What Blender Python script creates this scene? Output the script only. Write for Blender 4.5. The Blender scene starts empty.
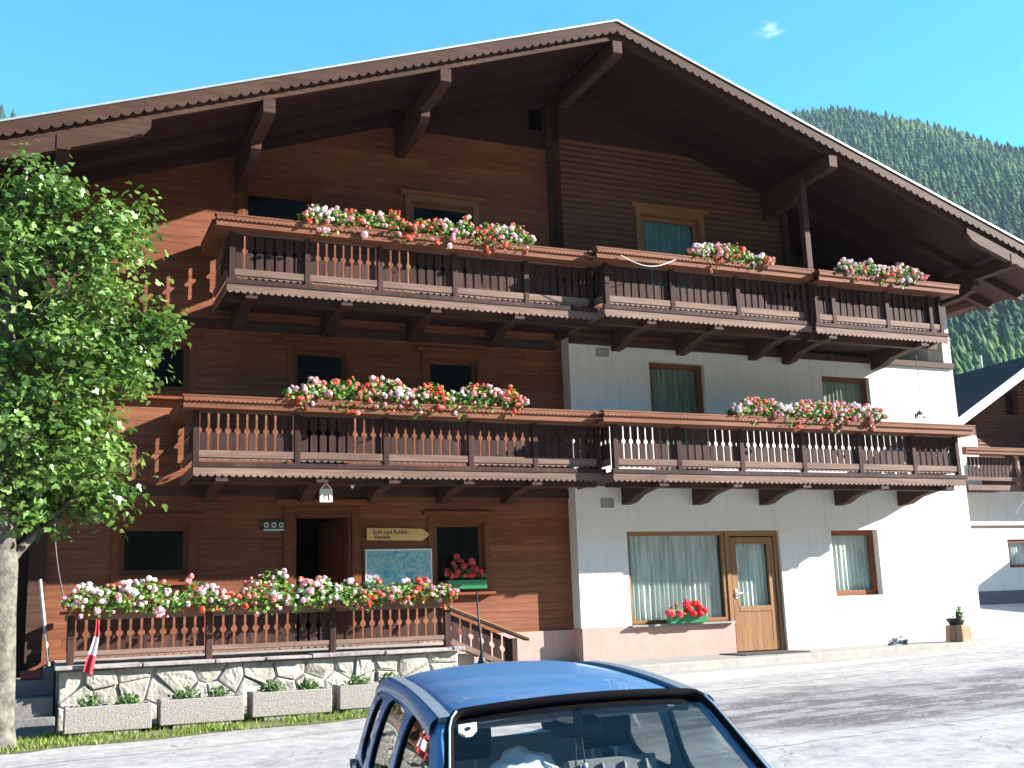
import bpy, bmesh, math, random
import numpy as np
from mathutils import Vector, Matrix, noise
from mathutils.geometry import tessellate_polygon
random.seed(7); RNG = np.random.default_rng(11)
R = math.radians
S = bpy.context.scene
C = S.collection

# ------------------------------------------------------------------ camera
cam_d = bpy.data.cameras.new('camera'); cam = bpy.data.objects.new('camera', cam_d); C.objects.link(cam)
cam_d.sensor_width = 36.0; cam_d.lens = 39.09; cam_d.clip_start = 0.1; cam_d.clip_end = 6000
_X = (0.91778538, -0.39555813, -0.03469541)      # camera right
_D = (0.04645668, 0.19374418, -0.97995151)       # camera down
_F = (0.39434982, 0.89777334, 0.19619189)        # camera forward
cam.matrix_world = Matrix(((_X[0], -_D[0], -_F[0], 0.0), (_X[1], -_D[1], -_F[1], -18.0), (_X[2], -_D[2], -_F[2], 1.4), (0, 0, 0, 1)))
S.camera = cam

# ------------------------------------------------------------------ world, sun, exposure
SUN = Vector((2.25, -1.0, 1.07)).normalized()
sun_el = math.asin(SUN.z); sun_az = math.atan2(SUN.x, SUN.y)
w = bpy.data.worlds.new('World'); S.world = w; w.use_nodes = True
nt = w.node_tree; bg = nt.nodes['Background']
sky = nt.nodes.new('ShaderNodeTexSky'); sky.sky_type = 'NISHITA'; sky.sun_disc = False
sky.sun_elevation = sun_el; sky.sun_rotation = sun_az
sky.altitude = 1000; sky.air_density = 1.0; sky.dust_density = 0.25; sky.ozone_density = 1.5
tint = nt.nodes.new('ShaderNodeMix'); tint.data_type = 'RGBA'; tint.blend_type = 'MULTIPLY'; tint.inputs['Factor'].default_value = 1.0
nt.links.new(sky.outputs[0], tint.inputs['A']); tint.inputs['B'].default_value = (.22, 1.05, 1.27, 1)
# a few thin wisps of cloud
tc = nt.nodes.new('ShaderNodeTexCoord'); mp = nt.nodes.new('ShaderNodeMapping'); mp.inputs['Scale'].default_value = (3.0, 3.0, 9.0)
nz = nt.nodes.new('ShaderNodeTexNoise'); nz.inputs['Scale'].default_value = 3.2; nz.inputs['Detail'].default_value = 7; nz.inputs['Roughness'].default_value = 0.6
cr = nt.nodes.new('ShaderNodeValToRGB'); cr.color_ramp.elements[0].position = 0.70; cr.color_ramp.elements[1].position = 0.86
cr.color_ramp.elements[1].color = (0.55, 0.55, 0.55, 1)
mx = nt.nodes.new('ShaderNodeMix'); mx.data_type = 'RGBA'; mx.inputs['B'].default_value = (9.0, 9.5, 10.0, 1)
nt.links.new(tc.outputs['Generated'], mp.inputs[0]); nt.links.new(mp.outputs[0], nz.inputs['Vector']); nt.links.new(nz.outputs[0], cr.inputs[0])
nt.links.new(cr.outputs[0], mx.inputs['Factor']); nt.links.new(tint.outputs['Result'], mx.inputs['A']); nt.links.new(mx.outputs['Result'], bg.inputs[0])
bg.inputs[1].default_value = 0.07
sd = bpy.data.lights.new('sun', 'SUN'); sd.energy = 4.3; sd.angle = R(0.5); sd.color = (1.0, 0.95, 0.87)
so = bpy.data.objects.new('sun', sd); C.objects.link(so); so.rotation_euler = SUN.to_track_quat('Z', 'Y').to_euler(); so.location = (30, -14, 30)
S.view_settings.view_transform = 'Standard'; S.view_settings.look = 'None'; S.view_settings.exposure = 2.2; S.view_settings.gamma = 1.0
S.render.engine = 'CYCLES'
S.cycles.max_bounces = 7; S.cycles.transparent_max_bounces = 12

# ------------------------------------------------------------------ helpers
def mat(name, col, rough=0.8, spec=0.3, metal=0.0, nscale=0.0, nvar=0.0, bump=0.0, bscale=0.0, col2=None, coat=0.0):
    m = bpy.data.materials.new(name); m.use_nodes = True; t = m.node_tree; b = t.nodes['Principled BSDF']
    b.inputs['Roughness'].default_value = rough; b.inputs['Metallic'].default_value = metal
    b.inputs['Specular IOR Level'].default_value = spec; b.inputs['Coat Weight'].default_value = coat
    b.inputs['Base Color'].default_value = (*col, 1)
    if nscale:
        tcn = t.nodes.new('ShaderNodeTexCoord')
        n = t.nodes.new('ShaderNodeTexNoise'); n.inputs['Scale'].default_value = nscale; n.inputs['Detail'].default_value = 6; n.inputs['Roughness'].default_value = 0.65
        t.links.new(tcn.outputs['Object'], n.inputs['Vector'])
        r = t.nodes.new('ShaderNodeValToRGB'); r.color_ramp.elements[0].position = 0.3; r.color_ramp.elements[1].position = 0.7
        c2 = col2 if col2 else tuple(min(1, c*(1+nvar)) for c in col); c1 = col if col2 else tuple(c*(1-nvar) for c in col)
        r.color_ramp.elements[0].color = (*c1, 1); r.color_ramp.elements[1].color = (*c2, 1)
        t.links.new(n.outputs[0], r.inputs[0]); t.links.new(r.outputs[0], b.inputs['Base Color'])
    if bump:
        tcn = t.nodes.new('ShaderNodeTexCoord')
        n2 = t.nodes.new('ShaderNodeTexNoise'); n2.inputs['Scale'].default_value = bscale; n2.inputs['Detail'].default_value = 8
        t.links.new(tcn.outputs['Object'], n2.inputs['Vector'])
        bp = t.nodes.new('ShaderNodeBump'); bp.inputs['Strength'].default_value = bump; bp.inputs['Distance'].default_value = 0.02
        t.links.new(n2.outputs[0], bp.inputs['Height']); t.links.new(bp.outputs[0], b.inputs['Normal'])
    return m

def M_(t, op, a, b=None, c=None):
    n = t.nodes.new('ShaderNodeMath'); n.operation = op
    for i, v in enumerate((a, b, c)):
        if v is None: continue
        if isinstance(v, (int, float)): n.inputs[i].default_value = v
        else: t.links.new(v, n.inputs[i])
    return n.outputs[0]

def wood(name, c_dark, c_mid, c_light, axis='Z', pitch=0.15, gap=0.05, along='X', rough=0.7, bump=0.5, blen=4.6, spec=0.25, rounded=False):
    """boards stacked along `axis`, each with its own tone, grain running along `along`"""
    m = bpy.data.materials.new(name); m.use_nodes = True; t = m.node_tree; b = t.nodes['Principled BSDF']
    b.inputs['Roughness'].default_value = rough; b.inputs['Specular IOR Level'].default_value = spec
    tcn = t.nodes.new('ShaderNodeTexCoord'); sp = t.nodes.new('ShaderNodeSeparateXYZ'); t.links.new(tcn.outputs['Object'], sp.inputs[0])
    v = sp.outputs[axis]; u = sp.outputs[along]
    s = M_(t, 'DIVIDE', v, pitch); idn = M_(t, 'FLOOR', s); fr = M_(t, 'FRACT', s)
    w1 = t.nodes.new('ShaderNodeTexWhiteNoise'); w1.noise_dimensions = '1D'; t.links.new(idn, w1.inputs['W'])
    us = M_(t, 'FLOOR', M_(t, 'DIVIDE', M_(t, 'ADD', u, M_(t, 'MULTIPLY', w1.outputs[0], 7.0)), blen))
    fu = M_(t, 'FRACT', M_(t, 'DIVIDE', M_(t, 'ADD', u, M_(t, 'MULTIPLY', w1.outputs[0], 7.0)), blen))
    cmb = t.nodes.new('ShaderNodeCombineXYZ'); t.links.new(idn, cmb.inputs[0]); t.links.new(us, cmb.inputs[1])
    w2 = t.nodes.new('ShaderNodeTexWhiteNoise'); w2.noise_dimensions = '3D'; t.links.new(cmb.outputs[0], w2.inputs['Vector'])
    # grain
    gm = t.nodes.new('ShaderNodeMapping'); sc = {'X': [14, 14, 14], 'Y': [14, 14, 14], 'Z': [14, 14, 14]}[axis]
    sc['XYZ'.index(along)] = 0.9; gm.inputs['Scale'].default_value = sc
    addv = t.nodes.new('ShaderNodeVectorMath'); addv.operation = 'ADD'; t.links.new(tcn.outputs['Object'], addv.inputs[0])
    sc2 = t.nodes.new('ShaderNodeVectorMath'); sc2.operation = 'SCALE'; sc2.inputs['Scale'].default_value = 9.0
    t.links.new(w2.outputs['Color'], sc2.inputs[0]); t.links.new(sc2.outputs[0], addv.inputs[1])
    t.links.new(addv.outputs[0], gm.inputs[0])
    g = t.nodes.new('ShaderNodeTexNoise'); g.inputs['Scale'].default_value = 1.6; g.inputs['Detail'].default_value = 6; g.inputs['Distortion'].default_value = 0.6
    t.links.new(gm.outputs[0], g.inputs['Vector'])
    big = t.nodes.new('ShaderNodeTexNoise'); big.inputs['Scale'].default_value = 0.55; big.inputs['Detail'].default_value = 4; t.links.new(tcn.outputs['Object'], big.inputs['Vector'])
    val = M_(t, 'ADD', M_(t, 'MULTIPLY', g.outputs[0], 0.74), M_(t, 'ADD', M_(t, 'MULTIPLY', w2.outputs[0], 0.16), M_(t, 'MULTIPLY', M_(t, 'SUBTRACT', big.outputs[0], 0.5), 0.5)))
    r = t.nodes.new('ShaderNodeValToRGB'); e = r.color_ramp.elements; e[0].position = 0.22; e[0].color = (*c_dark, 1); e[1].position = 0.72; e[1].color = (*c_light, 1)
    k = r.color_ramp.elements.new(0.46); k.color = (*c_mid, 1)
    t.links.new(val, r.inputs[0])
    gr = M_(t, 'MAXIMUM', M_(t, 'LESS_THAN', fr, gap), M_(t, 'LESS_THAN', fu, 0.004/blen*3))
    mxn = t.nodes.new('ShaderNodeMix'); mxn.data_type = 'RGBA'; t.links.new(M_(t, 'MULTIPLY', gr, 0.55), mxn.inputs['Factor'])
    t.links.new(r.outputs[0], mxn.inputs['A']); mxn.inputs['B'].default_value = (c_dark[0]*0.25, c_dark[1]*0.25, c_dark[2]*0.25, 1)
    t.links.new(mxn.outputs['Result'], b.inputs['Base Color'])
    if rounded: h0 = M_(t, 'POWER', M_(t, 'ABSOLUTE', M_(t, 'SUBTRACT', M_(t, 'MULTIPLY', fr, 2.0), 1.0)), 2.0); h = M_(t, 'MULTIPLY', h0, -1.0)
    else: h = M_(t, 'ADD', M_(t, 'MULTIPLY', gr, -1.0), M_(t, 'MULTIPLY', fr, -0.35))
    h = M_(t, 'ADD', h, M_(t, 'MULTIPLY', g.outputs[0], 0.18))
    bp = t.nodes.new('ShaderNodeBump'); bp.inputs['Strength'].default_value = bump; bp.inputs['Distance'].default_value = 0.02
    t.links.new(h, bp.inputs['Height']); t.links.new(bp.outputs[0], b.inputs['Normal'])
    return m

def glass_mat(name, tintc=(1, 1, 1), refl=1.0, rough=0.0, dark=0.0):
    m = bpy.data.materials.new(name); m.use_nodes = True; t = m.node_tree; t.nodes.remove(t.nodes['Principled BSDF'])
    out = t.nodes['Material Output']; tr = t.nodes.new('ShaderNodeBsdfTransparent'); tr.inputs[0].default_value = (*tintc, 1)
    gl = t.nodes.new('ShaderNodeBsdfGlossy'); gl.inputs['Roughness'].default_value = rough
    fz = t.nodes.new('ShaderNodeFresnel'); geo = t.nodes.new('ShaderNodeNewGeometry'); t.links.new(M_(t, 'ADD', 1.52, M_(t, 'MULTIPLY', geo.outputs['Backfacing'], -.862)), fz.inputs[0])
    tcn = t.nodes.new('ShaderNodeTexCoord'); n = t.nodes.new('ShaderNodeTexNoise'); n.inputs['Scale'].default_value = 1.3; t.links.new(tcn.outputs['Object'], n.inputs['Vector'])
    bp = t.nodes.new('ShaderNodeBump'); bp.inputs['Strength'].default_value = 0.05; bp.inputs['Distance'].default_value = 0.05
    t.links.new(n.outputs[0], bp.inputs['Height']); t.links.new(bp.outputs[0], gl.inputs['Normal'])
    mi = t.nodes.new('ShaderNodeMixShader'); t.links.new(M_(t, 'MINIMUM', M_(t, 'MULTIPLY', fz.outputs[0], 1.7*refl), 1.0), mi.inputs[0])
    t.links.new(tr.outputs[0], mi.inputs[1]); t.links.new(gl.outputs[0], mi.inputs[2]); t.links.new(mi.outputs[0], out.inputs[0])
    return m

def tinted(name, cols, rough=0.6, trans=0.0, spec=0.3):
    """colour picked per face from the float attribute 'tint' (each leaf or petal has its own colour)"""
    m = bpy.data.materials.new(name); m.use_nodes = True; t = m.node_tree; b = t.nodes['Principled BSDF']
    b.inputs['Roughness'].default_value = rough; b.inputs['Specular IOR Level'].default_value = spec
    a = t.nodes.new('ShaderNodeAttribute'); a.attribute_name = 'tint'
    r = t.nodes.new('ShaderNodeValToRGB'); r.color_ramp.elements[0].color = (*cols[0], 1); r.color_ramp.elements[1].color = (*cols[-1], 1)
    for i in range(1, len(cols)-1):
        k = r.color_ramp.elements.new(i/(len(cols)-1)); k.color = (*cols[i], 1)
    t.links.new(a.outputs['Fac'], r.inputs[0]); t.links.new(r.outputs[0], b.inputs['Base Color'])
    if trans:
        out = t.nodes['Material Output']; tl = t.nodes.new('ShaderNodeBsdfTranslucent'); mi = t.nodes.new('ShaderNodeMixShader'); mi.inputs[0].default_value = trans
        hs = t.nodes.new('ShaderNodeHueSaturation'); hs.inputs['Value'].default_value = 1.6; hs.inputs['Hue'].default_value = 0.485
        t.links.new(r.outputs[0], hs.inputs['Color']); t.links.new(hs.outputs[0], tl.inputs[0])
        t.links.new(b.outputs[0], mi.inputs[1]); t.links.new(tl.outputs[0], mi.inputs[2]); t.links.new(mi.outputs[0], out.inputs[0])
    return m

def wloc(o):
    v = Vector((0, 0, 0))
    while o is not None: v = v + o.location; o = o.parent
    return v

def is_local(o):
    while o is not None:
        if o.get('_local'): return True
        o = o.parent
    return False

class MB:
    def __init__(s): s.v = []; s.f = []; s.mi = []
    def add(s, vs, fs, mi=0):
        n = len(s.v); s.v += [tuple(p) for p in vs]; s.f += [tuple(i+n for i in f) for f in fs]; s.mi += [mi]*len(fs); return s
    def box(s, a, b, mi=0):
        x0, y0, z0 = (min(a[i], b[i]) for i in range(3)); x1, y1, z1 = (max(a[i], b[i]) for i in range(3))
        return s.add([(x0,y0,z0),(x1,y0,z0),(x1,y1,z0),(x0,y1,z0),(x0,y0,z1),(x1,y0,z1),(x1,y1,z1),(x0,y1,z1)],
                     [(0,3,2,1),(4,5,6,7),(0,1,5,4),(1,2,6,5),(2,3,7,6),(3,0,4,7)], mi)
    def prism(s, outer, fn, d, holes=(), mi=0):
        """2-D polygon (with holes) mapped by fn(u,v)->3-D, extruded by vector d"""
        loops = [list(outer)]+[list(h) for h in holes]; flat = [p for l in loops for p in l]
        tris = tessellate_polygon([[Vector((p[0], p[1], 0)) for p in l] for l in loops])
        P0 = [Vector(fn(*p)) for p in flat]; d = Vector(d); P1 = [p+d for p in P0]; n = len(flat)
        fs = [tuple(t_) for t_ in tris]+[tuple(i+n for i in reversed(t_)) for t_ in tris]
        k = 0
        for l in loops:
            m = len(l)
            for i in range(m): fs.append((k+i, k+(i+1) % m, k+(i+1) % m+n, k+i+n))
            k += m
        return s.add(P0+P1, fs, mi)
    def tube(s, pts, r, n=8, mi=0, caps=True):
        pts = [Vector(p) for p in pts]; rs = r if isinstance(r, (list, tuple)) else [r]*len(pts)
        vs = []; up = Vector((0, 0, 1)); prev = None
        for i, p in enumerate(pts):
            d = (pts[min(i+1, len(pts)-1)]-pts[max(i-1, 0)]).normalized()
            a = prev if prev is not None else (up if abs(d.z) < 0.9 else Vector((1, 0, 0)))
            x = d.cross(a).normalized(); y = x.cross(d).normalized(); prev = y
            for k in range(n):
                t = 2*math.pi*k/n; vs.append(p+(x*math.cos(t)+y*math.sin(t))*rs[i])
        fs = [(i*n+k, i*n+(k+1) % n, (i+1)*n+(k+1) % n, (i+1)*n+k) for i in range(len(pts)-1) for k in range(n)]
        if caps: fs += [tuple(reversed(range(n))), tuple((len(pts)-1)*n+k for k in range(n))]
        return s.add(vs, fs, mi)
    def beam(s, a, b, w, h, mi=0, up=(0, 0, 1)):
        a = Vector(a); b = Vector(b); d = (b-a).normalized(); x = d.cross(Vector(up)).normalized(); y = x.cross(d)
        vs = [p+x*sx*w/2+y*sy*h/2 for p in (a, b) for sx, sy in ((-1,-1),(1,-1),(1,1),(-1,1))]
        return s.add(vs, [(0,1,2,3),(7,6,5,4),(0,4,5,1),(1,5,6,2),(2,6,7,3),(3,7,4,0)], mi)
    def lathe(s, prof, c, n=16, mi=0):
        vs = [(c[0]+r*math.cos(2*math.pi*k/n), c[1]+r*math.sin(2*math.pi*k/n), c[2]+z) for r, z in prof for k in range(n)]
        fs = [(i*n+k, i*n+(k+1) % n, (i+1)*n+(k+1) % n, (i+1)*n+k) for i in range(len(prof)-1) for k in range(n)]
        return s.add(vs, fs, mi)
    def build(s, name, m, parent=None, smooth=False, bevel=0.0, label=None, loc=None, weld=False):
        me = bpy.data.meshes.new(name)
        off = Vector(loc) if loc is not None else Vector((0, 0, 0))
        me.from_pydata([Vector(p)-off for p in s.v], [], s.f)
        ms = m if isinstance(m, (list, tuple)) else [m]
        for x in ms: me.materials.append(x)
        if len(ms) > 1: me.polygons.foreach_set('material_index', s.mi)
        bm = bmesh.new(); bm.from_mesh(me)
        if weld: bmesh.ops.remove_doubles(bm, verts=bm.verts, dist=1e-4)
        bmesh.ops.recalc_face_normals(bm, faces=bm.faces); bm.to_mesh(me); bm.free()
        if smooth: me.polygons.foreach_set('use_smooth', [True]*len(me.polygons))
        o = bpy.data.objects.new(name, me); C.objects.link(o)
        if parent is not None:
            o.parent = parent
            if not is_local(parent): o.location = -wloc(parent)
        else: o.location = off
        if bevel:
            bv = o.modifiers.new('bevel', 'BEVEL'); bv.width = bevel; bv.segments = 2; bv.limit_method = 'ANGLE'
        if label: o['label'] = label
        return o

def thing(name, label, cat, loc=(0, 0, 0), rz=0.0, group=None, local=False):
    o = bpy.data.objects.new(name, None); C.objects.link(o); o.location = loc; o.rotation_euler = (0, 0, rz); o.empty_display_size = 0.2
    o['label'] = label; o['category'] = cat
    if group: o['group'] = group
    if local: o['_local'] = 1
    return o
def tag(o, label, cat, group=None):
    o['label'] = label; o['category'] = cat
    if group: o['group'] = group
    return o
def struct(o, kind='structure'): o['kind'] = kind; return o
XZ = lambda y: (lambda u, v: (u, y, v))
YZ = lambda x: (lambda u, v: (x, u, v))
XY = lambda z: (lambda u, v: (u, v, z))
def rect(x0, x1, z0, z1): return [(x0, z0), (x1, z0), (x1, z1), (x0, z1)]

def np_mesh(name, V, F, material, tintv=None, parent=None, smooth=False, loc=None):
    """V (n,3), F (m,k) numpy arrays -> one mesh object, optional per-face tint"""
    me = bpy.data.meshes.new(name); k = F.shape[1]; off = np.array(loc if loc is not None else (0, 0, 0), float)
    V = V-off
    me.vertices.add(len(V)); me.vertices.foreach_set('co', V.astype(np.float32).ravel())
    me.loops.add(F.size); me.loops.foreach_set('vertex_index', F.astype(np.int32).ravel())
    me.polygons.add(len(F)); me.polygons.foreach_set('loop_start', np.arange(0, F.size, k, dtype=np.int32)); me.polygons.foreach_set('loop_total', np.full(len(F), k, dtype=np.int32))
    me.update(calc_edges=True)
    for x in (material if isinstance(material, (list, tuple)) else [material]): me.materials.append(x)
    if tintv is not None:
        a = me.attributes.new('tint', 'FLOAT', 'FACE'); a.data.foreach_set('value', tintv.astype(np.float32))
    if smooth: me.polygons.foreach_set('use_smooth', [True]*len(F))
    o = bpy.data.objects.new(name, me); C.objects.link(o)
    if parent is not None: o.parent = parent; o.location = Vector(off)-wloc(parent)
    else: o.location = off
    return o
def rot_mats(n, rng, tilt=None):
    q = rng.normal(size=(n, 4)); q /= np.linalg.norm(q, axis=1)[:, None]; a, b, c, d = q.T
    return np.stack([np.stack([1-2*(c*c+d*d), 2*(b*c-a*d), 2*(b*d+a*c)], 1), np.stack([2*(b*c+a*d), 1-2*(b*b+d*d), 2*(c*d-a*b)], 1), np.stack([2*(b*d-a*c), 2*(c*d+a*b), 1-2*(b*b+c*c)], 1)], 1)
def frame_mats(nrm, rng):
    """rotation matrices whose local z is nrm, random spin"""
    nrm = nrm/np.linalg.norm(nrm, axis=1)[:, None]; r = rng.normal(size=nrm.shape)
    x = np.cross(nrm, r); x /= np.linalg.norm(x, axis=1)[:, None]; y = np.cross(nrm, x)
    return np.stack([x, y, nrm], axis=2)
def scatter(T, TF, locs, mats, scales):
    n = len(locs); V = np.einsum('nij,vj->nvi', mats, T)*np.asarray(scales).reshape(n, 1, -1)+locs[:, None, :]
    F = TF[None]+(np.arange(n)*len(T))[:, None, None]
    return V.reshape(-1, 3), F.reshape(-1, TF.shape[1])

# ------------------------------------------------------------------ materials
WALLW = wood('facade_boards', (.125, .040, .020), (.205, .070, .033), (.30, .112, .056), pitch=0.145, gap=0.045)
SLATW = wood('upper_slats', (.09, .035, .02), (.13, .052, .029), (.17, .072, .04), pitch=0.115, gap=0.10, rounded=True, bump=1.0)
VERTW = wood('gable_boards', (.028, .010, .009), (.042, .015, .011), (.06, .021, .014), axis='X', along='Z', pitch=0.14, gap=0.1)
PALEW = wood('sunlit_tone_trim', (.12, .072, .058), (.19, .122, .098), (.28, .19, .155), pitch=0.6, gap=0.0, bump=0.25, spec=0.15)  # balcony wood lightened to carry the sunlight on fascias and rails
DARKW = wood('shade_dark_weathered_wood', (.028, .013, .011), (.050, .025, .021), (.10, .055, .047), axis='X', along='Z', pitch=0.31, gap=0.0, bump=0.25, spec=0.15)  # same weathered wood darkened to hold the shade on balusters, posts and floors
BEAMW = wood('brown_beam_wood', (.036, .016, .011), (.062, .029, .019), (.11, .055, .038), pitch=0.6, gap=0.0, bump=0.3)
TRAYW = wood('orange_brown_trim', (.11, .038, .020), (.19, .070, .036), (.29, .12, .066), pitch=0.5, gap=0.0, bump=0.3)
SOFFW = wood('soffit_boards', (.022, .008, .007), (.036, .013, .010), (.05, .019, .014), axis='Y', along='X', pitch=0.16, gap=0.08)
FRAMEW = wood('window_wood', (.12, .036, .014), (.18, .056, .021), (.24, .082, .032), pitch=0.7, gap=0.0, bump=0.2, rough=0.5)
FRAMEL = wood('light_window_wood', (.20, .085, .033), (.28, .125, .052), (.36, .17, .075), pitch=0.7, gap=0.0, bump=0.2, rough=0.5)
OAKW = wood('honey_door_wood', (.20, .095, .04), (.28, .15, .068), (.36, .205, .10), axis='X', along='Z', pitch=0.11, gap=0.04, bump=0.3, rough=0.45)
PLAST = mat('white_plaster', (.78, .755, .71), 0.9, 0.1, nscale=1.2, nvar=0.035, bump=0.25, bscale=60)
def dirty(m, z0, z1, amt):
    t = m.node_tree; b = t.nodes['Principled BSDF']; src = b.inputs['Base Color'].links[0].from_socket
    tcn = t.nodes.new('ShaderNodeTexCoord'); sp = t.nodes.new('ShaderNodeSeparateXYZ'); t.links.new(tcn.outputs['Object'], sp.inputs[0])
    mpn = t.nodes.new('ShaderNodeMapping'); mpn.inputs['Scale'].default_value = (5, 5, .35); t.links.new(tcn.outputs['Object'], mpn.inputs[0])
    n = t.nodes.new('ShaderNodeTexNoise'); n.inputs['Scale'].default_value = 1.4; n.inputs['Detail'].default_value = 7; n.inputs['Roughness'].default_value = .7; t.links.new(mpn.outputs[0], n.inputs['Vector'])
    n2 = t.nodes.new('ShaderNodeTexNoise'); n2.inputs['Scale'].default_value = 4; n2.inputs['Detail'].default_value = 8; t.links.new(tcn.outputs['Object'], n2.inputs['Vector'])
    st = M_(t, 'MULTIPLY', M_(t, 'MAXIMUM', M_(t, 'SUBTRACT', n.outputs[0], .52), 0.0), 2.2*amt)
    low = M_(t, 'MAXIMUM', M_(t, 'SUBTRACT', 1.0, M_(t, 'DIVIDE', M_(t, 'MAXIMUM', M_(t, 'SUBTRACT', sp.outputs['Z'], z0), 0.0), M_(t, 'ADD', .15, M_(t, 'MULTIPLY', n2.outputs[0], z1-z0)))), 0.0)
    f = M_(t, 'MINIMUM', M_(t, 'ADD', st, M_(t, 'MULTIPLY', low, .55)), .8)
    mx_ = t.nodes.new('ShaderNodeMix'); mx_.data_type = 'RGBA'; t.links.new(f, mx_.inputs['Factor']); t.links.new(src, mx_.inputs['A']); mx_.inputs['B'].default_value = (.33, .30, .27, 1); t.links.new(mx_.outputs['Result'], b.inputs['Base Color'])
dirty(PLAST, .42, .95, .6)
PINK = mat('pink_socle_paint', (.52, .33, .29), 0.9, 0.1, nscale=3, nvar=0.10, bump=0.3, bscale=50)
dirty(PINK, .35, .8, 1.2)
GREYSOC = mat('grey_socle', (.16, .15, .17), 0.9, 0.1, nscale=3, nvar=0.1)
CONC = mat('concrete', (.31, .295, .27), 0.9, 0.15, nscale=5, nvar=0.18, bump=0.4, bscale=40)
CONCD = mat('old_dark_concrete', (.20, .19, .19), 0.9, 0.1, nscale=4, nvar=0.3, bump=0.4, bscale=30)
METAL = mat('pale_roof_metal', (.55, .56, .58), 0.45, 0.5, metal=0.6, nscale=3, nvar=0.1)
GALV = mat('galvanised_gutter', (.50, .56, .55), 0.4, 0.5, metal=0.7, nscale=6, nvar=0.15)
WHITEP = mat('white_paint', (.80, .80, .78), 0.5, 0.4, nscale=8, nvar=0.04)
BLACK = mat('black_plastic', (.015, .015, .017), 0.5, 0.4, nscale=20, nvar=0.1)
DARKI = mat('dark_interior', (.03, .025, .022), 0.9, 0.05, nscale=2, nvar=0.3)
GLASS = glass_mat('window_glass', (.5, .53, .51), 0.45)
GLASSC = glass_mat('clear_window_glass', (.92, .95, .94), 0.6)
ROOFD = mat('dark_roof_tiles', (.05, .032, .028), 0.8, 0.15, nscale=10, nvar=0.3, bump=0.6, bscale=12)

def curtain_mat(name, a, b, sc):
    m = bpy.data.materials.new(name); m.use_nodes = True; t = m.node_tree; bs = t.nodes['Principled BSDF']; bs.inputs['Roughness'].default_value = 0.9
    tcn = t.nodes.new('ShaderNodeTexCoord'); mpn = t.nodes.new('ShaderNodeMapping'); mpn.inputs['Scale'].default_value = (sc, 1, .6)
    n = t.nodes.new('ShaderNodeTexNoise'); n.inputs['Scale'].default_value = 2; n.inputs['Detail'].default_value = 3
    r = t.nodes.new('ShaderNodeValToRGB'); r.color_ramp.elements[0].position = .35; r.color_ramp.elements[1].position = .65
    r.color_ramp.elements[0].color = (*a, 1); r.color_ramp.elements[1].color = (*b, 1)
    t.links.new(tcn.outputs['Object'], mpn.inputs[0]); t.links.new(mpn.outputs[0], n.inputs['Vector']); t.links.new(n.outputs[0], r.inputs[0]); t.links.new(r.outputs[0], bs.inputs['Base Color'])
    return m
CURT = curtain_mat('net_curtain', (.5, .54, .52), (.84, .87, .85), 9)
CURTT = curtain_mat('teal_curtain', (.10, .22, .24), (.22, .38, .40), 9)
CURTG = curtain_mat('green_grey_curtain', (.16, .21, .15), (.42, .47, .38), 12)

# ------------------------------------------------------------------ ground
def g(x, y):
    z = .018*min(max(x, 0), 18)
    z -= .0425*min(max(0, -2.2-y), 26)
    z += .075*min(max(0, y+.5), 30)
    return z
XS = [-170, -90, -50, -30, -18, -10, -5] + [i*1.5 for i in range(0, 13)] + [22, 28, 36, 50, 80, 120, 170]
YS = [-170, -100, -60, -40, -28.2, -24, -20, -16, -12, -9, -6, -4, -2.2, -0.5, 2, 5, 8, 12, 20, 29.5, 50, 90, 130, 170]
def sheet(name, xs, ys, dz, material, zf=None):
    b = MB(); nx = len(xs)
    b.v = [(x, y, g(x, y)+dz+(zf(x, y) if zf else 0)) for y in ys for x in xs]
    b.f = [(j*nx+i, j*nx+i+1, (j+1)*nx+i+1, (j+1)*nx+i) for j in range(len(ys)-1) for i in range(nx-1)]; b.mi = [0]*len(b.f)
    return struct(b.build(name, material))
MEADOW = mat('meadow', (.05, .09, .02), 0.95, 0.1, nscale=0.6, nvar=0.4, bump=0.5, bscale=3)
sheet('ground', XS, YS, -0.012, MEADOW)

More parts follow.
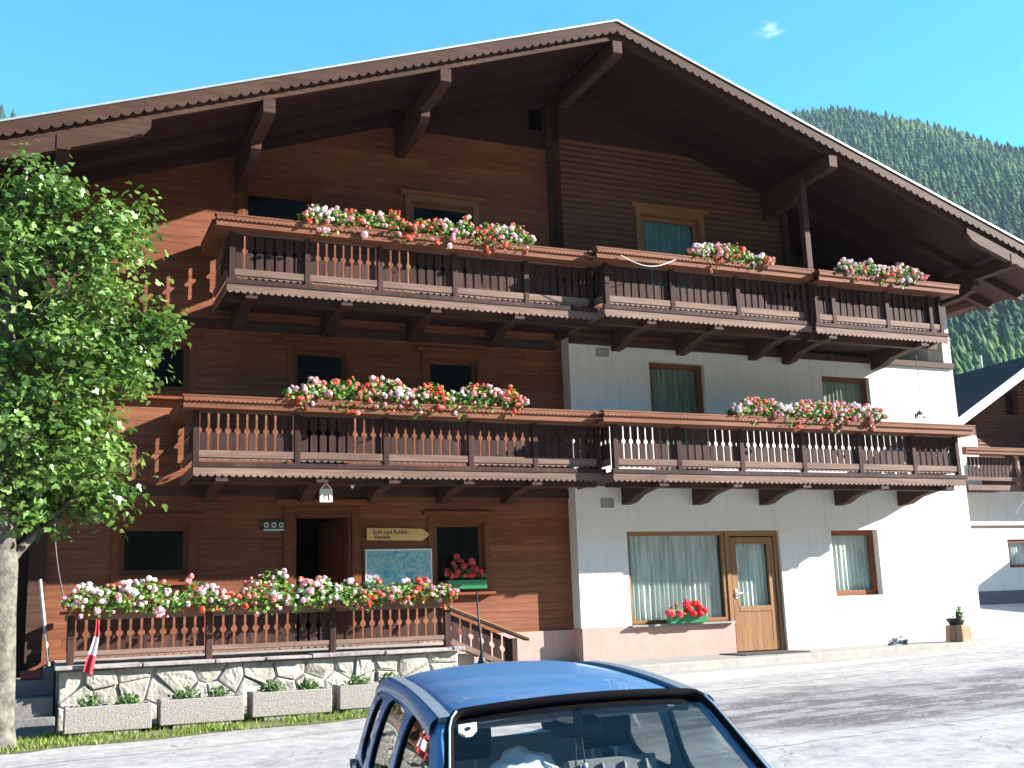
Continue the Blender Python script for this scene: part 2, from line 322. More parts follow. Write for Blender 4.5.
def asphalt():
    m = bpy.data.materials.new('old_asphalt'); m.use_nodes = True; t = m.node_tree; b = t.nodes['Principled BSDF']; b.inputs['Roughness'].default_value = 0.85
    b.inputs['Specular IOR Level'].default_value = 0.3
    tcn = t.nodes.new('ShaderNodeTexCoord'); O = tcn.outputs['Object']
    def nz_(scale, det, vec=O, rough=.6, dist=0.0):
        n = t.nodes.new('ShaderNodeTexNoise'); n.inputs['Scale'].default_value = scale; n.inputs['Detail'].default_value = det; n.inputs['Roughness'].default_value = rough; n.inputs['Distortion'].default_value = dist
        t.links.new(vec, n.inputs['Vector']); return n.outputs[0]
    mpn = t.nodes.new('ShaderNodeMapping'); mpn.inputs['Scale'].default_value = (.22, 1.0, 1.0); mpn.inputs['Rotation'].default_value = (0, 0, .08); t.links.new(O, mpn.inputs[0])
    streak = nz_(1.1, 7, mpn.outputs[0], .7, .4); fine = nz_(90, 4); mid = nz_(5, 8, O, .7)
    val = M_(t, 'ADD', M_(t, 'MULTIPLY', streak, .35), M_(t, 'ADD', M_(t, 'MULTIPLY', mid, .5), M_(t, 'MULTIPLY', fine, .25)))
    r = t.nodes.new('ShaderNodeValToRGB'); e = r.color_ramp.elements; e[0].position = .38; e[0].color = (.14, .128, .125, 1); e[1].position = .64; e[1].color = (.47, .44, .42, 1)
    k = e.new(.5); k.color = (.32, .30, .295, 1); t.links.new(val, r.inputs[0])
    # darker rough band running along the street
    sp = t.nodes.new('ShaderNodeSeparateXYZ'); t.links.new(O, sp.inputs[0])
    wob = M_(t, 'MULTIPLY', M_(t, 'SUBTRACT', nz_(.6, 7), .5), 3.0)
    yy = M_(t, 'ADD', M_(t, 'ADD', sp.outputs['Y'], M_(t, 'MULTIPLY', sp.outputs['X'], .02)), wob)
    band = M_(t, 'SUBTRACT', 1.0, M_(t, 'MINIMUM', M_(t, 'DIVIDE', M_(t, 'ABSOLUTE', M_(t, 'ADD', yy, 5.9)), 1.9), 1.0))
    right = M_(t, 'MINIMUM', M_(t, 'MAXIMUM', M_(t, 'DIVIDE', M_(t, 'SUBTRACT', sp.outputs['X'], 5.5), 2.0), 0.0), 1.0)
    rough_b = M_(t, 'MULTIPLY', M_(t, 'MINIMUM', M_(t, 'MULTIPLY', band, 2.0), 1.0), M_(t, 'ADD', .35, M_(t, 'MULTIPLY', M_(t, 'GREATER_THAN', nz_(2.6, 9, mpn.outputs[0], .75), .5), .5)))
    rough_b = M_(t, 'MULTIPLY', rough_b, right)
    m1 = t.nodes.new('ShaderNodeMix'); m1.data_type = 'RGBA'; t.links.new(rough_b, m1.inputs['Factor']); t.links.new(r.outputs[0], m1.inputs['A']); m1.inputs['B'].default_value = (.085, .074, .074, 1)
    grit = M_(t, 'MULTIPLY', M_(t, 'GREATER_THAN', nz_(38, 3, O, .5), .60), M_(t, 'ADD', .12, M_(t, 'MULTIPLY', rough_b, .8)))
    m0 = t.nodes.new('ShaderNodeMix'); m0.data_type = 'RGBA'; t.links.new(grit, m0.inputs['Factor']); t.links.new(m1.outputs['Result'], m0.inputs['A']); m0.inputs['B'].default_value = (.06, .055, .055, 1)
    pale_grit = M_(t, 'MULTIPLY', M_(t, 'GREATER_THAN', nz_(31, 3, O, .5), .63), M_(t, 'MULTIPLY', rough_b, .7))  # pale gravel specks scattered through the band
    m01 = t.nodes.new('ShaderNodeMix'); m01.data_type = 'RGBA'; t.links.new(pale_grit, m01.inputs['Factor']); t.links.new(m0.outputs['Result'], m01.inputs['A']); m01.inputs['B'].default_value = (.45, .43, .42, 1)
    seam_y = M_(t, 'ADD', M_(t, 'ADD', sp.outputs['Y'], M_(t, 'MULTIPLY', sp.outputs['X'], -.07)), M_(t, 'MULTIPLY', nz_(1.5, 5), .25))
    seam = M_(t, 'MAXIMUM', M_(t, 'LESS_THAN', M_(t, 'ABSOLUTE', M_(t, 'ADD', seam_y, 4.35)), .022), M_(t, 'LESS_THAN', M_(t, 'ABSOLUTE', M_(t, 'ADD', seam_y, 8.4)), .018))
    m02 = t.nodes.new('ShaderNodeMix'); m02.data_type = 'RGBA'; t.links.new(M_(t, 'MULTIPLY', seam, .6), m02.inputs['Factor']); t.links.new(m01.outputs['Result'], m02.inputs['A']); m02.inputs['B'].default_value = (.05, .045, .045, 1)
    # cracks
    vo = t.nodes.new('ShaderNodeTexVoronoi'); vo.feature = 'DISTANCE_TO_EDGE'; vo.inputs['Scale'].default_value = .30
    dv = t.nodes.new('ShaderNodeVectorMath'); dv.operation = 'ADD'; nd = t.nodes.new('ShaderNodeTexNoise'); nd.inputs['Scale'].default_value = 1.4; nd.inputs['Detail'].default_value = 6
    t.links.new(O, nd.inputs['Vector']); t.links.new(O, dv.inputs[0]); t.links.new(nd.outputs['Color'], dv.inputs[1]); t.links.new(dv.outputs[0], vo.inputs['Vector'])
    ck = M_(t, 'MULTIPLY', M_(t, 'MULTIPLY', M_(t, 'LESS_THAN', vo.outputs['Distance'], .0035), M_(t, 'GREATER_THAN', mid, .5)), .55)
    m2 = t.nodes.new('ShaderNodeMix'); m2.data_type = 'RGBA'; t.links.new(ck, m2.inputs['Factor']); t.links.new(m02.outputs['Result'], m2.inputs['A']); m2.inputs['B'].default_value = (.06, .055, .055, 1)
    t.links.new(m2.outputs['Result'], b.inputs['Base Color'])
    bp = t.nodes.new('ShaderNodeBump'); bp.inputs['Strength'].default_value = .6; bp.inputs['Distance'].default_value = .01
    t.links.new(M_(t, 'ADD', fine, M_(t, 'MULTIPLY', mid, 1.5)), bp.inputs['Height']); t.links.new(bp.outputs[0], b.inputs['Normal'])
    return m
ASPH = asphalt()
xs_r = [x for x in XS if -90 <= x <= 80]; ys_r = [y for y in YS if -28.2 <= y <= 29.5]
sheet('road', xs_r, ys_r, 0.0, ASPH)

# ------------------------------------------------------------------ hills all round the valley (one terrain ring)
def ridge_el(az):
    pts = [(-180, 27), (-150, 26), (-120, 20), (-60, 17), (-20, 20), (-6, 24.3), (-2.2, 23.5), (-0.5, 22.3), (6, 19), (20, 19), (34, 22), (38.9, 23.2), (41.2, 23.1), (43.7, 22.5), (46.5, 21.4), (49, 20.1), (52, 18.8), (60, 17), (80, 15), (115, 13), (124, 15), (136, 25), (150, 27), (180, 27)]
    for (a0, e0), (a1, e1) in zip(pts, pts[1:]):
        if a0 <= az <= a1: return e0+(e1-e0)*(az-a0)/(a1-a0)
    return 13
R0, R1 = 112.0, 900.0
def hill_z(x, y):
    dx, dy = x, y+18; r = math.hypot(dx, dy); az = math.degrees(math.atan2(dx, dy))
    if r < R0: return g(x, y)-0.6
    Z1 = math.tan(R(ridge_el(az)))*R1; t = (r-R0)/(R1-R0)
    z = Z1*(t**1.35 if t <= 1 else 1-0.5*(t-1)**0.8)
    n = noise.noise(Vector((x*.006, y*.006, 0)))*26+noise.noise(Vector((x*.02, y*.02, 3)))*7
    return g(x, y)-0.6+z+n*min(t*2.5, 1)*(1-min(max((t-.75)/.25, 0), 1)*.8)
b = MB(); azs = [a*2.0 for a in range(-90, 90)]; rs = [100, 112]+[112+i*27 for i in range(1, 42)]
for a in azs:
    for r in rs:
        x = r*math.sin(R(a)); y = r*math.cos(R(a))-18; b.v.append((x, y, hill_z(x, y)))
nr = len(rs)
b.f = [(i*nr+j, i*nr+j+1, ((i+1) % len(azs))*nr+j+1, ((i+1) % len(azs))*nr+j) for i in range(len(azs)) for j in range(nr-1)]; b.mi = [0]*len(b.f)
HILLM = mat('hill_undergrowth', (.012, .028, .010), 0.95, 0.05, nscale=.05, col2=(.03, .055, .018), bump=1.0, bscale=.2)
struct(b.build('hills', HILLM, smooth=True))

# conifers on the hillside, one far-off wood
def conifer_template(seed, sides=6, tiers=5):
    rg = random.Random(seed); V = []; F = []
    for k in range(tiers):
        z0 = .10+.17*k; z1 = z0+.30+(.06 if k == tiers-1 else 0); rr = .20*(1-k/tiers)**.8+.025; n0 = len(V)
        a0 = rg.random()*6
        for s_ in range(sides*2):
            rad = rr*(1.0 if s_ % 2 == 0 else .62)*(.8+.4*rg.random()); a = a0+math.pi*s_/sides
            V.append((rad*math.cos(a), rad*math.sin(a), z0+(-.03 if s_ % 2 == 0 else .03)+.02*rg.random()))
        V.append((0, 0, min(z1, 1.0)))
        for s_ in range(sides*2): F.append((n0+s_, n0+(s_+1) % (sides*2), n0+sides*2))
    return np.array(V), np.array(F)
allV = []; allF = []; allT = []; off = 0; rg = random.Random(5)
spots = []
def try_zone(az0, az1, r0, r1, n):
    for _ in range(n):
        az = rg.uniform(az0, az1); r = math.sqrt(rg.uniform(r0*r0, r1*r1)); spots.append((r*math.sin(R(az)), r*math.cos(R(az))-18, az, r))
try_zone(36.5, 54, 300, 925, 9500); try_zone(-9, 0.5, 780, 930, 700); try_zone(40, 54, 150, 300, 350)
temps = [conifer_template(s_) for s_ in range(5)]
groups = {i: [] for i in range(5)}
for (x, y, az, r) in spots: groups[rg.randrange(5)].append((x, y))
for i, L in groups.items():
    T, TF = temps[i]; n = len(L); rn = np.random.default_rng(40+i)
    locs = np.array([(x, y, hill_z(x, y)-1.0) for x, y in L]); h = rn.uniform(6.5, 16.5, n); ang = rn.uniform(0, 6.28, n)
    m3 = np.zeros((n, 3, 3)); m3[:, 0, 0] = np.cos(ang); m3[:, 0, 1] = -np.sin(ang); m3[:, 1, 0] = np.sin(ang); m3[:, 1, 1] = np.cos(ang); m3[:, 2, 2] = 1
    wd = rn.uniform(.85, 1.35, n); sc = np.stack([h*wd, h*wd, h], 1)
    V, F = scatter(T, TF, locs, m3, sc); allV.append(V); allF.append(F+off); off += len(V)
    # broad stands of lighter larch among darker spruce
    st = np.array([noise.noise(Vector((x*.012, y*.012, 9))) for x, y in L])
    tt = np.clip(.42+st*.7+rn.normal(0, .2, n), 0, 1); allT.append(np.repeat(tt, len(TF)))
CONIF = tinted('conifer_needles', [(.014, .040, .022), (.034, .080, .034), (.070, .130, .045), (.12, .18, .055)], rough=0.9, spec=0.1)
o = np_mesh('conifer_forest', np.concatenate(allV), np.concatenate(allF), CONIF, np.concatenate(allT))
struct(o, 'stuff'); o['label'] = 'dense conifer forest covering the mountainside behind the roof'; o['category'] = 'forest'

# ------------------------------------------------------------------ the guesthouse
H = thing('guesthouse', 'large alpine guesthouse of brown timber and white plaster under a wide gable roof', 'house', (9.0, 0, 0.3))
XL, XR, XM, YB = 0.1, 18.15, 8.93, 13.0
RX, RZ, SL = 9.05, 11.38, 0.345
def rtop(x): return RZ-SL*abs(x-RX)
def rsof(x): return rtop(x)-0.24
# wall of brown boards
A1 = (3.1, 4.24, 6.38, 8.48); A2 = (6.05, 7.24, 6.38, 8.6); M0 = (1.25, 2.27, 4.95, 5.72); M1 = (3.95, 4.86, 3.64, 5.75); M2 = (6.3, 7.24, 4.72, 5.72)
G0 = (1.3, 2.32, 2.06, 2.82); GD = (3.95, 4.92, .84, 3.0); G2 = (6.36, 7.28, 1.78, 2.86)
ZV = 9.95
wx = lambda z: (RZ-0.24-z)/SL
holes = [rect(*h) for h in (A1, A2, M0, M1, M2, G0, GD, G2)]
b = MB().prism([(XL, .0), (XM, .0), (XM, ZV), (RX-wx(ZV), ZV), (XL, rsof(XL))], XZ(0), (0, .28, 0), holes)
b.build('timber_wall', WALLW, H)
# vertical boarding in the gable, right across
GW = (8.45, 8.80, 10.33, 10.84)
xr = RX+wx(ZV)
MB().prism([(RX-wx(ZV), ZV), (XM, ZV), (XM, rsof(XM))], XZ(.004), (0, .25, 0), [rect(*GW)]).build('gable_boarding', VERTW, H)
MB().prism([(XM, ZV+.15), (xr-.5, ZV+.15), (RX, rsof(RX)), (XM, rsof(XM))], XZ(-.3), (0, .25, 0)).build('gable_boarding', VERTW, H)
# white plastered wall
XLG = 13.95
M3 = (10.6, 11.82, 3.64, 5.84); M4 = (14.62, 15.83, 4.6, 5.78); G4 = (14.5, 15.66, 1.38, 2.66)
L3 = [(9.93, 1.0), (12.1, 1.0), (12.1, .42), (13.26, .42), (13.26, 2.66), (9.93, 2.66)]
b = MB().prism([(XM, 0.0), (XR, 0.0), (XR, 6.2), (XM, 6.2)], XZ(-.3), (0, .34, 0), [L3, rect(*M3), rect(*M4), rect(*G4)])
b.box((XR-.22, -.3, 6.2), (XR, .04, rsof(XR)+.02))
b.box((XR-.3, .04, 0), (XR, YB, rsof(XR)))
b.build('plaster_wall', PLAST, H)
# slatted upper wall over it, then the loggia
A3 = (10.6, 11.94, 6.9, 8.78)
b = MB().prism([(XM, 6.205), (XLG, 6.205), (XLG, rsof(XLG)), (RX+wx(ZV+.15), ZV+.15) if RX+wx(ZV+.15) < XLG else (XLG-.01, rsof(XLG)), (XM, ZV+.15)], XZ(-.302), (0, .25, 0), [rect(*A3)])
b.box((XLG-.25, -.052, 6.205), (XLG, 1.3, rsof(XLG)))
b.build('slatted_wall', SLATW, H)
LD = (15.2, 16.2, 6.25, 8.3)
b = MB().prism([(XLG, 6.2), (XR-.3, 6.2), (XR-.3, rsof(XR-.3)), (XLG, rsof(XLG))], XZ(1.3), (0, .2, 0), [rect(*LD)])
b.box((XLG, .04, 6.10), (XR-.3, 1.3, 6.2))
b.build('loggia_wall', VERTW, H)
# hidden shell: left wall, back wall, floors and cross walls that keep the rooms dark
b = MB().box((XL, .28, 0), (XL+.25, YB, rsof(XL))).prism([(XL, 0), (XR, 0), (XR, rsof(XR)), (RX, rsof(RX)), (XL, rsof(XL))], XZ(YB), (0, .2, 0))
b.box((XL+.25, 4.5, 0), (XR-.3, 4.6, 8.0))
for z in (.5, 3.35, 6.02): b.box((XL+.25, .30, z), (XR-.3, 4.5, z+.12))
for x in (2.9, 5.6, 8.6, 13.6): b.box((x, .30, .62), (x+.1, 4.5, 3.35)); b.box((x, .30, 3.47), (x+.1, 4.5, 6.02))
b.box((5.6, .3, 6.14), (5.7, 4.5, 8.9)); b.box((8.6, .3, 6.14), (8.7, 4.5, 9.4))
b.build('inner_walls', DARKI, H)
MB().box((-1.55, 1.2, 0), (XL-.001, 1.4, rsof(-1.55))).box((-1.35, .9, .45), (-1.20, 1.05, rsof(-1.3))).build('side_porch', VERTW, H)
# pink socle
b = MB().box((6.05, -.03, 0), (XM-.02, -.001, .965))
b.box((XM-.022, -.325, .0), (9.93, -.3, .985)); b.box((9.93, -.325, 0), (12.09, -.3, .955))
b.box((XM-.024, -.325, 0), (XM, 0.0, .985))
b.build('socle', PINK, H)
# corner boards and the belt boards between storeys on the timber wall
b = MB().box((XL-.05, -.05, .84), (XL+.18, -.001, rsof(XL)-.05)).box((XM-.14, -.06, 6.2), (XM-.002, -.001, rsof(XM)-.02)).box((XL+.18, -.045, 6.0), (XM-.14, -.001, 6.16)).box((XL+.18, -.04, 3.28), (XM, -.001, 3.42))
b.box((XM, -.36, 6.08), (XR, -.302, 6.20))
b.build('trim_board', BEAMW, H)

def frame_bars(b, x0, x1, z0, z1, y0, y1, w, mi=0, bottom=True):
    b.box((x0, y0, z0), (x0+w, y1, z1), mi); b.box((x1-w, y0, z0), (x1, y1, z1), mi); b.box((x0+w, y0, z1-w), (x1-w, y1, z1), mi)
    if bottom: b.box((x0+w, y0, z0), (x1-w, y1, z0+w), mi)
    return b
def curtain(x0, x1, z0, z1, y, m, parent, pitch=.11, amp=.022, skew=0.0, seed=0):
    rg = random.Random(seed); nx = max(8, int((x1-x0)/pitch*8)); nz_ = 6; b = MB(); ph = rg.random()*6
    for j in range(nz_+1):
        for i in range(nx+1):
            u = i/nx; x = x0+(x1-x0)*u; f = .4+.6*(1-j/nz_)
            b.v.append((x+skew*(j/nz_)*0, y+amp*f*math.sin(ph+2*math.pi*(x-x0)/pitch+1.3*math.sin(x*5+seed))+.006*math.sin(x*70), z0+(z1-z0)*j/nz_))
    b.f = [(j*(nx+1)+i, j*(nx+1)+i+1, (j+1)*(nx+1)+i+1, (j+1)*(nx+1)+i) for j in range(nz_) for i in range(nx)]; b.mi = [0]*len(b.f)
    o = b.build('curtain', m, parent, smooth=True); return o
def window(hole, y, m, fw=.075, rec=.07, casing=.11, cas_mat=None, cornice=True, cur=None, sill=False, glass=None, kind='window', bottom_case=True, mull=None, seed=0, label=None):
    x0, x1, z0, z1 = hole; b = MB()
    frame_bars(b, x0+.004, x1-.004, z0+.004, z1-.004, y+rec, y+rec+.06, fw)
    if mull: b.box((mull-.03, y+rec, z0+fw), (mull+.03, y+rec+.06, z1-fw))
    if casing:
        c = casing; yc = y-.03
        b.box((x0-c, yc, z0-(c if bottom_case else 0)), (x0, y-.001, z1)); b.box((x1, yc, z0-(c if bottom_case else 0)), (x1+c, y-.001, z1))
        b.box((x0-c, yc, z1), (x1+c, y-.001, z1+c))
        if bottom_case: b.box((x0, yc, z0-c), (x1, y-.001, z0))
        b.box((x0, y, z0), (x0+.02, y+rec, z1)); b.box((x1-.02, y, z0), (x1, y+rec, z1)); b.box((x0+.02, y, z1-.02), (x1-.02, y+rec, z1))
        if cornice: b.prism([(y-.035, z1+c), (y-.001, z1+c), (y-.001, z1+c+.07), (y-.09, z1+c+.07), (y-.09, z1+c+.035)], YZ(x0-c-.09), (x1-x0+2*c+.18, 0, 0))
    o = b.build(kind, m, H, bevel=.004, label=label)
    MB().box((x0+fw, y+rec+.025, z0+fw), (x1-fw, y+rec+.033, z1-fw)).build('pane', glass or GLASS, o)
    if sill: MB().box((x0-.14, y-.12, z0-.05-(casing if bottom_case else 0)), (x1+.14, y-.001, z0-(casing if bottom_case else 0)-.002)).build('sill', m, o, bevel=.006)
    if cur is not None: curtain(x0+fw*.6, x1-fw*.6, z0+.03, z1-.05, y+rec+.13, cur, o, seed=seed)
    return o
window(A1, 0, FRAMEW, bottom_case=False, label='attic balcony door at the left, half hidden by flowers')
window(A2, 0, FRAMEL, bottom_case=False)
window(M0, 0, FRAMEW, sill=True); window(M1, 0, FRAMEW, bottom_case=False); window(M2, 0, FRAMEW)
window(G0, 0, FRAMEW, sill=True); window(G2, 0, FRAMEW, sill=True)
window(GW, 0, BEAMW, fw=.03, casing=0)
window(A3, -.302, FRAMEL, cur=CURTT, glass=GLASSC, bottom_case=False, fw=.1, seed=3)
window(M3, -.3, FRAMEW, casing=0, fw=.10, rec=.10, cur=CURTG, glass=GLASSC, seed=4); window(M4, -.3, FRAMEW, casing=0, fw=.10, rec=.10, cur=CURTG, glass=GLASSC, seed=5)
window(G4, -.3, FRAMEW, casing=0, fw=.10, rec=.14, cur=CURT, glass=GLASSC, seed=6, sill=False)
window(LD, 1.3, FRAMEW, casing=.1, bottom_case=False, kind='balcony_door')
# big ground-floor window and glazed door
o = frame_bars(MB(), 9.94, 12.05, 1.004, 2.65, -.22, -.16, .07).build('window', FRAMEL, H, bevel=.004, label='wide ground floor window with grey net curtains')
MB().box((10.0, -.193, 1.07), (11.99, -.185, 2.59)).build('pane', GLASSC, o)
curtain(9.98, 12.0, 1.03, 2.62, -.08, CURT, o, pitch=.10, amp=.03, seed=8)
MB().box((9.88, -.42, .965), (12.06, -.16, 1.0)).build('sill', CONC, o, bevel=.004)
b = frame_bars(MB(), 12.06, 13.25, .43, 2.65, -.24, -.14, .09, bottom=False)
frame_bars(b, 12.17, 13.14, .44, 2.54, -.22, -.17, .13)
b.box((12.30, -.215, .57), (13.01, -.18, 1.16)); b.box((12.30, -.225, 1.16), (13.01, -.17, 1.26))
o = b.build('door', OAKW, H, bevel=.004, label='glazed honey coloured ground floor door')
MB().box((12.30, -.20, 1.26), (13.01, -.192, 2.41)).build('pane', GLASSC, o); curtain(12.28, 13.03, 1.2, 2.44, -.10, CURT, o, pitch=.09, amp=.02, seed=9)
MB().tube([(12.24, -.22, 1.5), (12.24, -.28, 1.5), (12.36, -.28, 1.5)], .012).box((12.215, -.232, 1.4), (12.265, -.221, 1.58)).build('handle', METAL, o)
# entrance: open doorway with deep jamb and a door leaf standing ajar inside
b = frame_bars(MB(), 3.955, 4.915, .85, 2.995, .0, .34, .05, bottom=False)
b.box((3.80, -.04, .845), (3.95, -.001, 3.0)); b.box((4.92, -.04, .845), (5.07, -.001, 3.0)); b.box((3.80, -.04, 3.0), (5.07, -.001, 3.14))
b.prism([(-.05, 3.14), (-.001, 3.14), (-.001, 3.23), (-.12, 3.23), (-.12, 3.19)], YZ(3.66), (1.55, 0, 0))
o = b.build('entrance_door', FRAMEW, H, bevel=.005, label='open brown entrance doorway')
MB().beam((4.87, .40, 1.9), (4.70, 1.25, 1.9), .05, 2.1).build('door_leaf', FRAMEW, o, bevel=.004)
MB().box((4.0, .36, .62), (4.9, 2.4, .84)).build('threshold', CONCD, o)

# vents in the plaster
VENTM = mat('vent_grey', (.30, .30, .27), .6, nscale=10, nvar=.1)
for x, z in ((9.62, 5.95), (9.56, 3.16)):
    b = MB()
    frame_bars(b, x-.13, x+.13, z-.08, z+.08, -.32, -.301, .02)
    for k in range(5): b.box((x-.11, -.315, z-.06+k*.027), (x+.11, -.303, z-.045+k*.027))
    b.build('wall_vent', VENTM, H)

# ---- roof
YF = -2.5; XEL, XER = -1.6, 19.42
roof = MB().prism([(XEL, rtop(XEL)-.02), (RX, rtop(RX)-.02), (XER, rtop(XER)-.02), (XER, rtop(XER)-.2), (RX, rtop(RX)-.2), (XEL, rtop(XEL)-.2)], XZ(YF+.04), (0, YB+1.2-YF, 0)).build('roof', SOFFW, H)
MB().prism([(XEL-.03, rtop(XEL-.03)+.012), (RX, rtop(RX)+.012), (XER+.03, rtop(XER+.03)+.012), (XER+.03, rtop(XER+.03)-.018), (RX, rtop(RX)-.018), (XEL-.03, rtop(XEL-.03)-.018)], XZ(YF-.025), (0, YB+1.3-YF, 0)).build('metal_sheet', METAL, roof)
def scallop_board(x0, x1, ztop, depth, pitch, amp, y, th, slope=None, fn=None, base=None):
    """board whose lower edge is scalloped; ztop may be a function of x"""
    zt = ztop if callable(ztop) else (lambda x: ztop)
    n = max(1, round((x1-x0)/pitch)); p = (x1-x0)/n; low = []
    for i in range(n):
        for k in range(6):
            t = k/6; x = x0+(i+t)*p; low.append((x, zt(x)-depth+amp-amp*abs(math.sin(math.pi*t))**.7))
    low.append((x1, zt(x1)-depth+amp))
    return MB().prism([(x0, zt(x0))]+low+[(x1, zt(x1))], fn or XZ(y), (0, th, 0) if fn is None else base)
for (xa, xb) in ((XEL, RX), (RX, XER)):
    scallop_board(xa, xb, lambda x: rtop(x)-.019, .215, .15, .055, YF, .035).build('bargeboard', BEAMW, H)
    MB().prism([(xa, rtop(xa)-.17), (xb, rtop(xb)-.17), (xb, rtop(xb)-.32), (xa, rtop(xa)-.32)], XZ(YF+.085), (0, .07, 0)).build('bargeboard', BEAMW, H)
# short heavy boards thickening the ends of the verge
for s_, xa, xb in ((-1, XEL, 1.36), (1, 16.72, XER)):
    e = xb if s_ < 0 else xa; f_ = xa if s_ < 0 else xb
    pts = [(f_, rtop(f_)-.33), (e, rtop(e)-.33), (e+s_*-.0, rtop(e)-.44), (e+s_*.12, rtop(e+s_*.12)-.53), (e+s_*.3, rtop(e+s_*.3)-.55), (f_, rtop(f_)-.55)]
    MB().prism(pts, XZ(YF+.03), (0, .12, 0)).build('verge_beam', BEAMW, H)
# gutter on the right eave, gutter on the left
for x, zz in ((XER+.05, rtop(XER)-.05), (XEL-.05, rtop(XEL)-.05)):
    b = MB(); prof = [(.07*math.cos(a), .07*math.sin(a)) for a in [math.pi+math.pi*k/8 for k in range(9)]]
    full = [(x+p[0], zz-.06+p[1]) for p in prof]+[(x+p[0]*.93, zz-.06+p[1]*.93) for p in reversed(prof)]
    b.prism(full, XZ(YF-.02), (0, YB+1.2-YF, 0))
    for yy in (YF+.35, YF+1.1, YF+1.9, YF+2.8, YF+3.8): b.beam((x-.1, yy, zz-.02), (x+.09, yy, zz-.05), .03, .012)
    b.build('gutter', GALV, H)
# purlins with stepped brackets
for x in (.22, 3.03, 5.85, RX, 13.55, 17.9):
    zt = rsof(x)-.02-(.08 if x != RX else .12)
    MB().prism([(YF+.02, zt-.03), (YF+.02, zt-.22), (YF+.10, zt-.27), (1.25, zt-.27), (1.25, zt)] + [(YF+.02, zt)], YZ(x-.09), (.18, 0, 0)).build('purlin', BEAMW, H)
    zz = zt-.275
    if x not in (RX,):
        MB().prism([(-1.45, zz), (-1.45, zz-.10), (-1.35, zz-.2), (-1.0, zz-.26), (0.0, zz-.28), (1.2, zz-.28), (1.2, zz)], YZ(x-.08), (.16, 0, 0)).build('purlin_bracket', BEAMW, H)
# inner rafters parallel to the verge
for yy in (-1.25, -.45):
    for xa, xb in ((XEL+.05, RX-.15), (RX+.15, XER-.05)):
        MB().prism([(xa, rsof(xa)+.03), (xb, rsof(xb)+.03), (xb, rsof(xb)-.12), (xa, rsof(xa)-.12)], XZ(yy), (0, .12, 0)).build('rafter', SOFFW, H)
b = MB()
for x in (16.9, 17.6, 18.3, 19.0): b.prism([(x, rsof(x)-.0), (x+.12, rsof(x+.12)), (x+.12, rsof(x+.12)-.13), (x, rsof(x)-.13)], XZ(-.3), (0, 2.2, 0))
b.build('eave_beam', BEAMW, H)
# post of the loggia, from the balcony rail to the purlin
MB().box((13.36, -1.72, 6.4), (13.49, -1.59, rsof(13.42)-.3)).build('loggia_post', BEAMW, H, bevel=.01)
MB().box((13.9, -.42, 6.2), (14.02, -.31, rsof(14.0)-.3)).build('loggia_post', BEAMW, H, bevel=.01)
MB().box((16.2, .1, 6.2), (16.34, .24, rsof(16.3)-.1)).build('loggia_post', BEAMW, H, bevel=.01)

